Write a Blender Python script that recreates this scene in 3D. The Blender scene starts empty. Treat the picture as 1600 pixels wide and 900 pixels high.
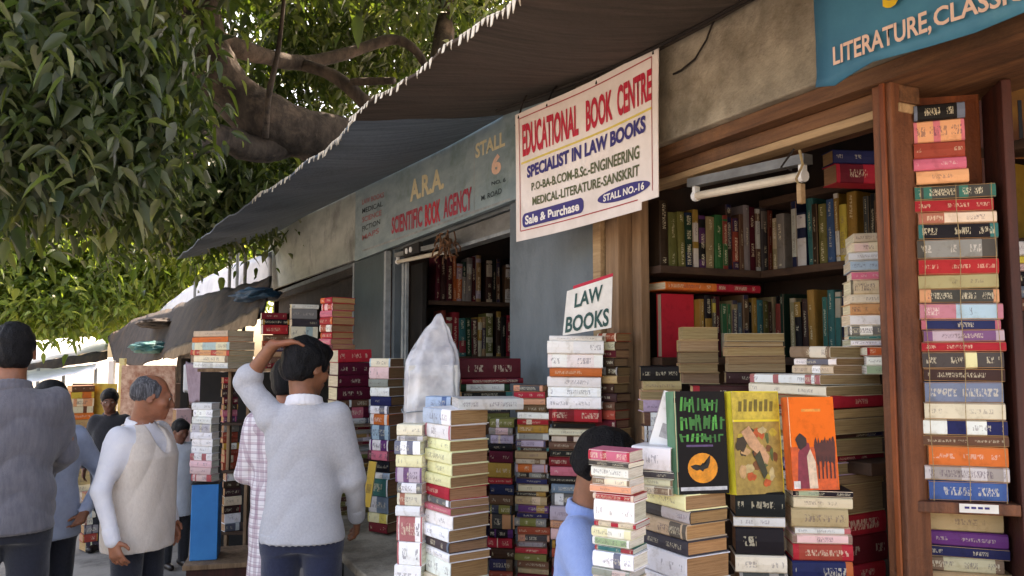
import bpy, bmesh, math, random
import numpy as np
from mathutils import Vector, Matrix
random.seed(7)
RNG = np.random.default_rng(11)
SC = bpy.context.scene
COL = SC.collection

# ---------------------------------------------------------------- camera, light, exposure
F = 1250.0
YAW, PITCH, EYE = 26.0, 4.574, 1.55
cam_d = bpy.data.cameras.new('camera')
cam_d.sensor_width = 36.0
cam_d.lens = 36.0 * F / 1600.0
cam_d.clip_start = 0.05
cam_d.clip_end = 2000
cam = bpy.data.objects.new('camera', cam_d)
COL.objects.link(cam)
cam.location = (0, 0, EYE)
cam.rotation_euler = (math.radians(90 + PITCH), 0, math.radians(-YAW))
SC.camera = cam

SUN_EL, SUN_AZ = 56.0, 52.0      # azimuth clockwise from +Y
world = bpy.data.worlds.new('World')
SC.world = world
world.use_nodes = True
wn = world.node_tree.nodes
sky = wn.new('ShaderNodeTexSky')
sky.sky_type = 'NISHITA'
sky.sun_disc = False
sky.sun_elevation = math.radians(SUN_EL)
sky.sun_rotation = math.radians(SUN_AZ)
sky.dust_density = 4.0
sky.air_density = 1.0
sky.ozone_density = 1.0
bg = wn['Background']
bg.inputs['Strength'].default_value = 0.15
world.node_tree.links.new(sky.outputs[0], bg.inputs['Color'])

sun_d = bpy.data.lights.new('sun', 'SUN')
sun_d.energy = 3.6
sun_d.angle = math.radians(0.6)
sun_d.color = (1.0, 0.94, 0.84)
sun = bpy.data.objects.new('sun', sun_d)
COL.objects.link(sun)
_e, _a = math.radians(SUN_EL), math.radians(SUN_AZ)
sdir = Vector((math.cos(_e) * math.sin(_a), math.cos(_e) * math.cos(_a), math.sin(_e)))
sun.rotation_euler = sdir.to_track_quat('Z', 'Y').to_euler()
sun.location = sdir * 30

SC.view_settings.view_transform = 'Standard'
SC.view_settings.look = 'None'
SC.view_settings.gamma = 1.0
SC.view_settings.use_curve_mapping = False
SC.view_settings.exposure = 2.68
try:
    SC.view_settings.use_white_balance = True
    SC.view_settings.white_balance_temperature = 8300
    SC.view_settings.white_balance_tint = 17
except Exception:
    pass
SC.cycles.max_bounces = 7
SC.cycles.diffuse_bounces = 5
SC.cycles.glossy_bounces = 2
SC.cycles.transmission_bounces = 4
SC.cycles.transparent_max_bounces = 6
SC.cycles.sample_clamp_indirect = 6

# ---------------------------------------------------------------- placing helpers
_p, _y = math.radians(PITCH), math.radians(YAW)
FWD = Vector((math.sin(_y) * math.cos(_p), math.cos(_y) * math.cos(_p), math.sin(_p)))
RGT = Vector((math.cos(_y), -math.sin(_y), 0))
UPV = RGT.cross(FWD)
EYEP = Vector((0, 0, EYE))
def ray(px, py): return FWD * F + RGT * (px - 800) + UPV * (450 - py)
def atD(px, py, d): return EYEP + ray(px, py) * (d / F)
def atX(px, py, X): r = ray(px, py); return EYEP + r * (X / r.x)
def atY(px, py, Y): r = ray(px, py); return EYEP + r * (Y / r.y)
def atZ(px, py, z): r = ray(px, py); return EYEP + r * ((z - EYE) / r.z)
def az(px): r = ray(px, 550); return math.atan2(r.x, r.y)

def lin(c):
    c = c / 255.0
    return c / 12.92 if c <= 0.04045 else ((c + 0.055) / 1.055) ** 2.4
def L3(rgb): return tuple(lin(c) for c in rgb)

def tag(o, label=None, cat=None, group=None, kind=None):
    if label: o['label'] = label
    if cat: o['category'] = cat
    if group: o['group'] = group
    if kind: o['kind'] = kind
    return o
def empty(name, loc=(0, 0, 0), rz=0.0, mat=None):
    o = bpy.data.objects.new(name, None)
    o.empty_display_size = 0.05
    COL.objects.link(o)
    if mat is not None: o.matrix_world = mat
    else:
        o.location = loc
        o.rotation_euler = (0, 0, rz)
    return o

class MB:
    """collects geometry in world or local space, builds one mesh object"""
    def __init__(s): s.v = []; s.f = []; s.mi = []; s.cur = 0
    def add(s, vs, fs, m=None):
        n = len(s.v)
        if m is None: s.v += [tuple(v) for v in vs]
        else: s.v += [tuple(m @ Vector(v)) for v in vs]
        s.f += [tuple(i + n for i in f) for f in fs]
        s.mi += [s.cur] * len(fs)
        return s
    def box(s, lo, hi, m=None):
        (a, b, c), (d, e, f) = lo, hi
        vs = [(a,b,c),(d,b,c),(d,e,c),(a,e,c),(a,b,f),(d,b,f),(d,e,f),(a,e,f)]
        fs = [(0,3,2,1),(4,5,6,7),(0,1,5,4),(1,2,6,5),(2,3,7,6),(3,0,4,7)]
        return s.add(vs, fs, m)
    def hexa(s, bot, top):
        vs = list(bot) + list(top)
        return s.add(vs, [(3,2,1,0),(4,5,6,7),(0,1,5,4),(1,2,6,5),(2,3,7,6),(3,0,4,7)])
    def tube(s, pts, rad, n=8, cap=True):
        pts = [Vector(p) for p in pts]
        if not hasattr(rad, '__len__'): rad = [rad] * len(pts)
        rings = []; up = Vector((0.13, 0.21, 1)).normalized()
        for i, p in enumerate(pts):
            t = (pts[min(i + 1, len(pts) - 1)] - pts[max(i - 1, 0)]).normalized()
            a = t.cross(up)
            if a.length < 0.05: a = t.cross(Vector((1, 0, 0)))
            a.normalize(); b = t.cross(a)
            rings.append([p + (a * math.cos(2 * math.pi * k / n) + b * math.sin(2 * math.pi * k / n)) * rad[i] for k in range(n)])
        vs = [v for r in rings for v in r]; fs = []
        for i in range(len(pts) - 1):
            for k in range(n):
                k2 = (k + 1) % n
                fs.append((i * n + k, i * n + k2, (i + 1) * n + k2, (i + 1) * n + k))
        if cap:
            fs.append(tuple(range(n))[::-1]); fs.append(tuple((len(pts) - 1) * n + k for k in range(n)))
        return s.add(vs, fs)
    def build(s, name, mats, parent=None, smooth=False, bevel=0.0):
        me = bpy.data.meshes.new(name)
        me.from_pydata(s.v, [], s.f)
        if not isinstance(mats, (list, tuple)): mats = [mats]
        for m in mats: me.materials.append(m)
        if len(mats) > 1: me.polygons.foreach_set('material_index', s.mi)
        if smooth: me.polygons.foreach_set('use_smooth', [True] * len(me.polygons))
        me.update()
        o = bpy.data.objects.new(name, me)
        COL.objects.link(o)
        if parent is not None: o.parent = parent
        if bevel > 0:
            md = o.modifiers.new('bevel', 'BEVEL'); md.width = bevel; md.segments = 2; md.limit_method = 'ANGLE'
        return o
def recalc(o):
    bm = bmesh.new(); bm.from_mesh(o.data)
    bmesh.ops.recalc_face_normals(bm, faces=bm.faces); bm.to_mesh(o.data); bm.free()
    return o

# ---------------------------------------------------------------- materials
def new_mat(name):
    m = bpy.data.materials.new(name); m.use_nodes = True
    nt = m.node_tree; b = nt.nodes['Principled BSDF']
    return m, nt, b
def nd(nt, t, **kw):
    n = nt.nodes.new(t)
    for k, v in kw.items():
        if k in n.inputs: n.inputs[k].default_value = v
        else: setattr(n, k, v)
    return n
def ramp(nt, stops):
    r = nt.nodes.new('ShaderNodeValToRGB')
    els = r.color_ramp.elements
    while len(els) > 1: els.remove(els[-1])
    els[0].position = stops[0][0]; els[0].color = stops[0][1]
    for p, c in stops[1:]:
        e = els.new(p); e.color = c
    return r
def pm(name, c1, c2=None, scale=(6, 6, 6), rough=0.8, bump=0.0, bscale=60, detail=6, lo=0.35, hi=0.65, stain=None, metal=0.0, spec=0.35):
    """procedural surface: two tones by noise, optional stains and bump (colours sRGB 0..255)"""
    m, nt, b = new_mat(name); lk = nt.links.new
    c2 = c2 or tuple(c * 0.82 for c in c1)
    tc = nd(nt, 'ShaderNodeTexCoord'); mp = nd(nt, 'ShaderNodeMapping'); mp.inputs['Scale'].default_value = scale
    lk(tc.outputs['Object'], mp.inputs['Vector'])
    n = nd(nt, 'ShaderNodeTexNoise', Scale=1.0, Detail=detail, Roughness=0.65); lk(mp.outputs[0], n.inputs['Vector'])
    r = ramp(nt, [(lo, (*L3(c1), 1)), (hi, (*L3(c2), 1))]); lk(n.outputs['Fac'], r.inputs[0])
    out = r.outputs[0]
    if stain:
        n2 = nd(nt, 'ShaderNodeTexNoise', Scale=2.3, Detail=8, Roughness=0.7); lk(tc.outputs['Object'], n2.inputs['Vector'])
        r2 = ramp(nt, [(0.52, (0, 0, 0, 1)), (0.72, (1, 1, 1, 1))]); lk(n2.outputs['Fac'], r2.inputs[0])
        mx = nd(nt, 'ShaderNodeMix', data_type='RGBA'); lk(r2.outputs[0], mx.inputs['Factor']); lk(out, mx.inputs['A']); mx.inputs['B'].default_value = (*L3(stain), 1)
        out = mx.outputs['Result']
    lk(out, b.inputs['Base Color'])
    b.inputs['Roughness'].default_value = rough; b.inputs['Metallic'].default_value = metal
    b.inputs['Specular IOR Level'].default_value = spec
    if bump:
        n3 = nd(nt, 'ShaderNodeTexNoise', Scale=bscale, Detail=4, Roughness=0.6); lk(tc.outputs['Object'], n3.inputs['Vector'])
        bp = nd(nt, 'ShaderNodeBump', Strength=bump, Distance=0.01); lk(n3.outputs['Fac'], bp.inputs['Height']); lk(bp.outputs[0], b.inputs['Normal'])
    return m

M = {}
M['ground'] = pm('pavement_concrete', (150, 143, 134), (112, 106, 99), (1.3, 1.3, 1.3), 0.95, 0.5, 25, stain=(92, 86, 80))
M['concrete'] = pm('rough_concrete', (164, 154, 136), (124, 116, 102), (7, 7, 7), 0.95, 0.7, 55, stain=(92, 80, 62))
M['bluegrey'] = pm('bluegrey_paint', (104, 114, 120), (84, 94, 100), (3, 3, 1.2), 0.6, 0.3, 30, stain=(74, 82, 86), lo=.35, hi=.65)
M['fascia'] = pm('fascia_paint', (138, 156, 162), (112, 134, 142), (3, 3, 9), 0.6, 0.2, 30, stain=(84, 108, 102))
M['blank_fascia'] = pm('blank_fascia_paint', (166, 172, 168), (138, 146, 142), (2, 2, 6), 0.6, 0.2, 30, stain=(95, 100, 98))
M['teal_door'] = pm('dark_teal_paint', (52, 70, 76), (40, 56, 62), (3, 3, 3), 0.55, 0.15, 20)
M['trim'] = pm('pale_trim_paint', (150, 156, 158), (110, 116, 120), (8, 8, 8), 0.6)
M['wood'] = pm('red_brown_wood', (124, 76, 50), (82, 48, 32), (34, 34, 2.2), 0.6, 0.35, 80, stain=(58, 30, 22))
M['wood_orange'] = pm('orange_wood', (146, 78, 40), (106, 52, 28), (26, 26, 2.0), 0.6, 0.25, 80, stain=(84, 40, 24))
M['wood_h'] = pm('lintel_wood', (122, 84, 56), (80, 52, 36), (40, 3, 40), 0.7, 0.3, 80, stain=(60, 42, 30))
M['wood_pale'] = pm('pale_bare_wood', (178, 148, 112), (140, 112, 82), (40, 3, 40), 0.75, 0.25, 80)
M['wood_frame'] = pm('frame_wood', (150, 120, 92), (110, 84, 62), (30, 30, 2), 0.75, 0.25, 80, stain=(88, 64, 46))
M['dark_red_wood'] = pm('dark_red_wood', (78, 38, 30), (50, 26, 22), (30, 30, 2), 0.6, 0.2, 60)
M['shelf'] = pm('shelf_wood', (76, 54, 40), (52, 36, 28), (8, 8, 30), 0.7, 0.2, 60)
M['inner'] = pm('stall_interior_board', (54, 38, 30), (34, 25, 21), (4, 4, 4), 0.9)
M['roof'] = pm('roof_sheet', (96, 92, 88), (70, 66, 62), (3, 3, 3), 0.9, 0.3, 20)
M['metal'] = pm('dull_metal', (128, 128, 126), (96, 96, 96), (4, 4, 12), 0.45, 0.2, 12, metal=0.4, stain=(84, 80, 76))
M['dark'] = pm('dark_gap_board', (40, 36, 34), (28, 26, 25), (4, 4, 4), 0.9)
M['blue_crate'] = pm('bright_blue_paint', (42, 138, 204), (34, 122, 190), (5, 5, 5), 0.45, 0.1, 20, stain=(40, 110, 170))
M['white_plastic'] = pm('white_plastic', (232, 232, 230), (214, 214, 212), (5, 5, 5), 0.5)
M['tube_light'] = pm('frosted_tube', (206, 196, 178), (180, 168, 150), (9, 9, 9), 0.25)
M['bark'] = pm('bark', (84, 72, 64), (44, 38, 34), (11, 11, 4), 0.95, 1.0, 22, stain=(128, 108, 94))
M['string'] = pm('jute_string', (170, 150, 110), (130, 110, 80), (60, 60, 60), 0.9)
M['black'] = pm('black_paint', (24, 22, 24), (18, 17, 18), (9, 9, 9), 0.5)
M['paper'] = pm('white_paper', (228, 226, 220), (206, 203, 196), (14, 14, 14), 0.7)
M['vinyl'] = pm('sign_vinyl', (226, 216, 210), (208, 196, 188), (5, 5, 5), 0.45, 0.15, 9, stain=(196, 182, 172))
M['cord'] = pm('dark_cord', (40, 32, 28), (28, 24, 22), (30, 30, 30), 0.9)
def ink(name, c): return pm(name, c, tuple(k * 0.86 + 6 for k in c), (40, 40, 40), 0.6, lo=0.3, hi=0.8)
M['ink_red'] = ink('red_lettering_paint', (190, 34, 58)); M['ink_navy'] = ink('navy_lettering_paint', (52, 46, 112))
M['ink_green'] = ink('olive_lettering_paint', (86, 92, 62)); M['ink_yellow'] = ink('yellow_line_paint', (214, 190, 96))
M['ink_white'] = ink('white_lettering_paint', (232, 226, 218)); M['ink_pink'] = ink('worn_pink_paint', (158, 92, 98))
M['ink_crim'] = ink('faded_crimson_paint', (166, 52, 74)); M['ink_cream'] = ink('cream_lettering_paint', (206, 196, 160))
M['ink_peach'] = ink('peach_lettering_paint', (226, 188, 166)); M['ink_dark'] = ink('dark_lettering_paint', (44, 58, 66))
M['ink_teal'] = ink('dark_green_lettering_paint', (38, 78, 74)); M['ink_gold'] = ink('gold_lettering_paint', (226, 184, 44))
M['ink_rust'] = ink('rust_line_paint', (168, 62, 66))
M['banner_blue'] = pm('blue_banner_paint', (58, 122, 146), (44, 102, 128), (3, 3, 3), 0.6, 0.15, 12, stain=(84, 138, 152))

def awning_mat(name, c1, c2):
    m = pm(name, c1, c2, (2.5, 40, 8), 0.9, 0.4, 40, stain=tuple(k * 0.8 for k in c1))
    return m
M['awn_brown'] = awning_mat('brown_sackcloth', (88, 76, 68), (62, 54, 48))
M['awn_blue'] = awning_mat('slate_blue_tarpaulin', (112, 128, 142), (88, 102, 116))
M['fringe'] = pm('white_fringe', (226, 220, 206), (200, 192, 176), (40, 40, 40), 0.9)

def leaf_mat(name, cols, trans, tmix=0.45):
    m, nt, b = new_mat(name); lk = nt.links.new
    at = nd(nt, 'ShaderNodeAttribute', attribute_name='rnd')
    r = ramp(nt, [(i / (len(cols) - 1), (*c, 1)) for i, c in enumerate(cols)]); lk(at.outputs['Fac'], r.inputs[0])
    lk(r.outputs[0], b.inputs['Base Color']); b.inputs['Roughness'].default_value = 0.42; b.inputs['Specular IOR Level'].default_value = 0.45
    tr = nd(nt, 'ShaderNodeBsdfTranslucent')
    hs = nd(nt, 'ShaderNodeMix', data_type='RGBA', blend_type='MULTIPLY'); hs.inputs['Factor'].default_value = 0.0
    r2 = ramp(nt, [(i / (len(trans) - 1), (*c, 1)) for i, c in enumerate(trans)]); lk(at.outputs['Fac'], r2.inputs[0]); lk(r2.outputs[0], tr.inputs['Color'])
    mx = nd(nt, 'ShaderNodeMixShader'); mx.inputs[0].default_value = tmix
    lk(b.outputs[0], mx.inputs[1]); lk(tr.outputs[0], mx.inputs[2]); lk(mx.outputs[0], nt.nodes['Material Output'].inputs['Surface'])
    return m
M['leaf'] = leaf_mat('broad_leaf', [(0.022, 0.032, 0.016), (0.04, 0.055, 0.025), (0.065, 0.08, 0.038), (0.14, 0.14, 0.10)], [(0.06, 0.12, 0.01), (0.12, 0.20, 0.02), (0.20, 0.30, 0.03), (0.42, 0.50, 0.06)], 0.32)  # palest base tone paints in sky reflected on the upper leaf sides
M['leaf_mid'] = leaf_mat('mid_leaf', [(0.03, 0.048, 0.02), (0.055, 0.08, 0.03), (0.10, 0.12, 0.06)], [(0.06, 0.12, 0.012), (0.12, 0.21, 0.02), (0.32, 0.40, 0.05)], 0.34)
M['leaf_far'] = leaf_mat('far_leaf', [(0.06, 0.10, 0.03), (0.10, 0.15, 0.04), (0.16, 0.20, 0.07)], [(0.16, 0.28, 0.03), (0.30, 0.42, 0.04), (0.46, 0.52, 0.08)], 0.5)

def book_mats():
    # covers: base and accent colour come from attributes, lettering and bands from the spine's own UV
    m, nt, b = new_mat('book_cover_print'); lk = nt.links.new
    A = lambda n: nd(nt, 'ShaderNodeAttribute', attribute_name=n)
    cb, cc, bk = A('cb'), A('cc'), A('bk')
    uv = nd(nt, 'ShaderNodeUVMap'); uv.uv_map = 'UVMap'
    su = nd(nt, 'ShaderNodeSeparateXYZ'); lk(uv.outputs[0], su.inputs[0])
    sb = nd(nt, 'ShaderNodeSeparateColor'); lk(bk.outputs['Color'], sb.inputs[0])
    def mth(op, a, c=None, d=None):
        n = nd(nt, 'ShaderNodeMath', operation=op)
        for i, x in enumerate((a, c, d)):
            if x is None: continue
            if isinstance(x, (int, float)): n.inputs[i].default_value = x
            else: lk(x, n.inputs[i])
        return n.outputs[0]
    u, v = su.outputs[0], su.outputs[1]
    seed, ratio, style = sb.outputs[0], sb.outputs[1], sb.outputs[2]
    spine = mth('LESS_THAN', mth('ABSOLUTE', v), 1.5)
    # letters: one cell per glyph, broken up by noise
    k = mth('MULTIPLY', ratio, mth('ADD', 1.5, style))                       # glyphs per half length ~ L/T
    x = mth('ADD', mth('MULTIPLY', u, k), mth('MULTIPLY', seed, 37.0))
    fr = mth('FRACT', x)
    glyph = mth('MULTIPLY', mth('GREATER_THAN', fr, 0.16), mth('LESS_THAN', mth('ABSOLUTE', v), mth('ADD', 0.24, mth('MULTIPLY', style, 0.26))))
    cx = nd(nt, 'ShaderNodeCombineXYZ'); lk(mth('MULTIPLY', x, 2.6), cx.inputs[0]); lk(mth('MULTIPLY', v, 2.2), cx.inputs[1]); lk(mth('MULTIPLY', seed, 91.0), cx.inputs[2])
    nz = nd(nt, 'ShaderNodeTexNoise', Scale=1.0, Detail=2.0, Roughness=0.7); lk(cx.outputs[0], nz.inputs['Vector'])
    glyph = mth('MULTIPLY', glyph, mth('GREATER_THAN', nz.outputs['Fac'], 0.5))
    # where the words run: a low frequency gate along the spine
    cg = nd(nt, 'ShaderNodeCombineXYZ'); lk(mth('MULTIPLY', u, 1.7), cg.inputs[0]); lk(mth('MULTIPLY', seed, 53.0), cg.inputs[1])
    ng = nd(nt, 'ShaderNodeTexNoise', Scale=1.0, Detail=1.0); lk(cg.outputs[0], ng.inputs['Vector'])
    words = mth('MULTIPLY', mth('GREATER_THAN', ng.outputs['Fac'], mth('ADD', 0.44, mth('MULTIPLY', seed, 0.10))), mth('LESS_THAN', mth('ABSOLUTE', u), 0.9))
    text = mth('MULTIPLY', mth('MULTIPLY', glyph, words), spine)
    # printed panels of the second colour
    c2 = nd(nt, 'ShaderNodeCombineXYZ'); lk(mth('MULTIPLY', u, 1.1), c2.inputs[0]); lk(mth('MULTIPLY', seed, 71.0), c2.inputs[1])
    n2 = nd(nt, 'ShaderNodeTexNoise', Scale=1.0, Detail=0.0); lk(c2.outputs[0], n2.inputs['Vector'])
    panel = mth('MULTIPLY', mth('GREATER_THAN', n2.outputs['Fac'], 0.56), mth('GREATER_THAN', style, 0.45))
    band = mth('MULTIPLY', mth('GREATER_THAN', mth('ABSOLUTE', u), 0.86), mth('GREATER_THAN', style, 0.7))
    panel = mth('MULTIPLY', mth('MAXIMUM', panel, band), spine)
    m1 = nd(nt, 'ShaderNodeMix', data_type='RGBA'); lk(mth('MULTIPLY', panel, 0.85), m1.inputs['Factor']); lk(cb.outputs['Color'], m1.inputs['A']); lk(cc.outputs['Color'], m1.inputs['B'])
    # text colour: light on dark, dark on light
    bw = nd(nt, 'ShaderNodeRGBToBW'); lk(m1.outputs['Result'], bw.inputs[0])
    tcol = ramp(nt, [(0.0, (0.75, 0.68, 0.5, 1)), (0.24, (0.7, 0.66, 0.6, 1)), (0.26, (0.10, 0.07, 0.10, 1))]); lk(bw.outputs[0], tcol.inputs[0]); tcol.color_ramp.interpolation = 'CONSTANT'
    m2 = nd(nt, 'ShaderNodeMix', data_type='RGBA'); lk(mth('MULTIPLY', text, mth('ADD', 0.35, mth('MULTIPLY', style, 0.3))), m2.inputs['Factor']); lk(m1.outputs['Result'], m2.inputs['A']); lk(tcol.outputs[0], m2.inputs['B'])
    # wear
    tc = nd(nt, 'ShaderNodeTexCoord'); nw = nd(nt, 'ShaderNodeTexNoise', Scale=26.0, Detail=6.0, Roughness=0.7); lk(tc.outputs['Object'], nw.inputs['Vector'])
    rw = ramp(nt, [(0.34, (0.76, 0.73, 0.68, 1)), (0.46, (0.96, 0.95, 0.93, 1)), (0.66, (1, 1, 1, 1))]); lk(nw.outputs['Fac'], rw.inputs[0])
    m3 = nd(nt, 'ShaderNodeMix', data_type='RGBA', blend_type='MULTIPLY'); m3.inputs['Factor'].default_value = 0.9; lk(m2.outputs['Result'], m3.inputs['A']); lk(rw.outputs[0], m3.inputs['B'])
    lk(m3.outputs['Result'], b.inputs['Base Color']); b.inputs['Roughness'].default_value = 0.55; b.inputs['Specular IOR Level'].default_value = 0.14
    # pages
    p, pt, pb = new_mat('book_page_edges'); lk = pt.links.new
    ac = nd(pt, 'ShaderNodeAttribute', attribute_name='cb'); tc = nd(pt, 'ShaderNodeTexCoord'); mp = nd(pt, 'ShaderNodeMapping'); mp.inputs['Scale'].default_value = (9, 9, 420)
    lk(tc.outputs['Object'], mp.inputs['Vector']); n = nd(pt, 'ShaderNodeTexNoise', Scale=1.0, Detail=4.0, Roughness=0.8); lk(mp.outputs[0], n.inputs['Vector'])
    r = ramp(pt, [(0.32, (0.42, 0.35, 0.28, 1)), (0.5, (0.86, 0.82, 0.76, 1)), (0.64, (1, 1, 1, 1))]); lk(n.outputs['Fac'], r.inputs[0])
    mx = nd(pt, 'ShaderNodeMix', data_type='RGBA', blend_type='MULTIPLY'); mx.inputs['Factor'].default_value = 0.85
    lk(ac.outputs['Color'], mx.inputs['A']); lk(r.outputs[0], mx.inputs['B']); lk(mx.outputs['Result'], pb.inputs['Base Color']); pb.inputs['Roughness'].default_value = 0.95
    bp = nd(pt, 'ShaderNodeBump', Strength=0.5, Distance=0.002); lk(n.outputs['Fac'], bp.inputs['Height']); lk(bp.outputs[0], pb.inputs['Normal'])
    return m, p
M['cover'], M['pages'] = book_mats()
# ---------------------------------------------------------------- setting: ground
g = MB(); g.add([(-150, -60, 0), (150, -60, 0), (150, 260, 0), (-150, 260, 0)], [(0, 1, 2, 3)])
tag(g.build('ground', M['ground']), kind='structure')

# ---------------------------------------------------------------- quad panels (signs, fascias): a board between four corners, with things mapped on it
class Panel:
    def __init__(s, tl, tr, br, bl, sag=0.0):
        s.c = [Vector(p) for p in (tl, tr, br, bl)]; s.sag = sag
        s.n = (s.c[1] - s.c[0]).cross(s.c[3] - s.c[0]).normalized()
        if s.n.dot(EYEP - s.c[0]) < 0: s.n.negate()
        s.w = ((s.c[1] - s.c[0]).length + (s.c[2] - s.c[3]).length) / 2
        s.h = ((s.c[3] - s.c[0]).length + (s.c[2] - s.c[1]).length) / 2
    def P(s, u, v, off=0.0):         # u right 0..1, v down 0..1
        a = s.c[0].lerp(s.c[1], u); b = s.c[3].lerp(s.c[2], u)
        wob = s.sag * (math.sin(u * 5.3 + v * 2.0) * 0.6 + math.sin(u * 9.1 - v * 4.0) * 0.4)
        return a.lerp(b, v) + s.n * (off + wob) + Vector((0, 0, -abs(s.sag) * 2.2 * math.sin(math.pi * u) * (1 - v * 0.6)))
    def board(s, name, mat, parent, th=0.004, nu=16, nv=10, hole=None):
        mb = MB(); vs = []
        for side in (0.0, -th):
            for j in range(nv + 1):
                for i in range(nu + 1): vs.append(s.P(i / nu, j / nv, side))
        fs = []; K = (nu + 1) * (nv + 1)
        ok = lambda i, j: not (hole and hole(( i + .5) / nu, (j + .5) / nv))
        for j in range(nv):
            for i in range(nu):
                if not ok(i, j): continue
                a = j * (nu + 1) + i
                fs.append((a, a + nu + 1, a + nu + 2, a + 1)); fs.append((K + a, K + a + 1, K + a + nu + 2, K + a + nu + 1))
                for (di, dj, p, q) in ((-1, 0, a, a + nu + 1), (1, 0, a + nu + 2, a + 1), (0, -1, a + 1, a), (0, 1, a + nu + 1, a + nu + 2)):
                    ii, jj = i + di, j + dj
                    if not (0 <= ii < nu and 0 <= jj < nv) or not ok(ii, jj): fs.append((p, K + p, K + q, q))
        mb.add(vs, fs)
        return recalc(mb.build(name, mat, parent, smooth=False))
    def poly(s, pts, mb, off=0.0015):
        n = len(pts)
        vs = [s.P(u, v, off) for u, v in pts]
        mb.add(vs, [tuple(range(n))])
    def strip(s, mb, u0, v0, u1, v1, w, off=0.0015, n=12):     # line of width w (in v units when horizontal)
        du, dv = u1 - u0, v1 - v0
        hz = abs(du) * s.w > abs(dv) * s.h
        for k in range(n):
            a, b = k / n, (k + 1) / n
            ua, va, ub, vb = u0 + du * a, v0 + dv * a, u0 + du * b, v0 + dv * b
            if hz: q = [(ua, va - w / 2), (ub, vb - w / 2), (ub, vb + w / 2), (ua, va + w / 2)]
            else:
                ww = w * s.h / s.w
                q = [(ua - ww / 2, va), (ua + ww / 2, va), (ub + ww / 2, vb), (ub - ww / 2, vb)]
            s.poly(q, mb, off)
    def text(s, txt, u0, v0, u1, v1, mat, parent, name='lettering', bold=0.03, off=0.0022, slant=0.0, vs0=None):
        """text filling the box u0..u1, v0..v1 of the panel, written as thin raised paint"""
        cu = bpy.data.curves.new('t', 'FONT'); cu.body = txt; cu.size = 1.0; cu.offset = bold; cu.resolution_u = 3; cu.shear = slant
        to = bpy.data.objects.new('t', cu); COL.objects.link(to)
        dg = bpy.context.evaluated_depsgraph_get(); dg.update()
        me = bpy.data.meshes.new_from_object(to.evaluated_get(dg))
        bpy.data.objects.remove(to)
        xs = [v.co.x for v in me.vertices]; ys = [v.co.y for v in me.vertices]
        x0, x1, y0, y1 = min(xs), max(xs), min(ys), max(ys)
        for v in me.vertices:
            a = (v.co.x - x0) / (x1 - x0); b = (v.co.y - y0) / (y1 - y0)
            vt = v0; vb = v1
            if vs0: vt = v0 + (vs0[0] - v0) * a; vb = v1 + (vs0[1] - v1) * a
            v.co = s.P(u0 + (u1 - u0) * a, vb + (vt - vb) * b, off)
        me.materials.clear(); me.materials.append(mat)
        o = bpy.data.objects.new(name, me); COL.objects.link(o); o.parent = parent
        return o

XF = 1.70
M['tarp_dark0'] = pm('dark_sacking', (62, 54, 50), (44, 40, 38), (8, 8, 8), .9, .4, 30)
def P3(x, y, z): return Vector((x, y, z))

# ---------------------------------------------------------------- near book stall (opening full of shelves)
YA, YB, XB = 1.33, 2.59, 2.46
st = empty('book_stall', (XF, YA, 0)); inv = Matrix.Translation(-Vector((XF, YA, 0)))
tag(st, 'open bookstall with bare concrete lintel and shelved back walls, behind the upright display books', 'market stall')
def part(name, mat, parent, boxes, bevel=0.0, loc=None):
    mb = MB(); o = Vector(loc) if loc is not None else parent.location
    for lo, hi in boxes: mb.box(Vector(lo) - o, Vector(hi) - o)
    return mb.build(name, mat, parent, bevel=bevel)
part('lintel', M['concrete'], st, [((1.61, 0.2, 2.25), (1.78, 2.72, 2.70))], 0.006)
part('soffit', M['wood_h'], st, [((1.64, 0.4, 2.205), (2.0, 2.66, 2.248))])
part('beam', M['wood_h'], st, [((1.69, 1.30, 2.160), (1.76, 2.64, 2.204))], 0.004)
part('trim_strip', M['wood_pale'], st, [((1.685, 1.30, 2.135), (1.75, 2.62, 2.158))], 0.003)
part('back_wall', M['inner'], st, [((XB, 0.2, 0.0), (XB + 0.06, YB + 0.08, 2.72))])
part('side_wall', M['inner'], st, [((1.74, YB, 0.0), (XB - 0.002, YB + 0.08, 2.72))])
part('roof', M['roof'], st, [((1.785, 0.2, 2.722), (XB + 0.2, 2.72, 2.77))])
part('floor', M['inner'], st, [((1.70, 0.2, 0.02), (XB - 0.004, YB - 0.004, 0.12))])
part('door_frame', M['wood_frame'], st, [((1.66, 2.50, 0.0), (1.73, 2.585, 2.13)), ((1.72, 2.44, 0.0), (1.76, 2.498, 2.13))], 0.004)
part('door_frame', M['wood_pale'], st, [((1.645, 2.60, 0.0), (1.675, 2.655, 2.13))], 0.004)
SH1, SH2, SH3 = 1.870, 1.530, 2.150
for z in (SH1, SH2, SH3):
    boxes = [((1.78, YB - 0.19, z - 0.028), (XB - 0.006, YB - 0.004, z))] if z != SH3 else []
    boxes.append(((XB - 0.20, 0.9, z - 0.029), (XB - 0.003, YB - 0.195, z - 0.001)))
    part('shelf', M['shelf'], st, boxes, 0.002)
part('shelf', M['shelf'], st, [((1.78, YB - 0.19, 1.15), (XB - 0.006, YB - 0.004, 1.18)), ((XB - 0.20, 0.9, 1.15), (XB - 0.003, YB - 0.195, 1.18))], 0.002)
part('shelf_upright', M['shelf'], st, [((XB - 0.20, 1.62, 1.181), (XB - 0.004, 1.645, 1.50)), ((2.12, YB - 0.188, 1.181), (2.14, YB - 0.006, 1.50))])

part('inner_table', M['shelf'], st, [((1.72, 1.45, 1.235), (XB - 0.205, YB - 0.195, 1.268))], 0.003)
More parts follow.
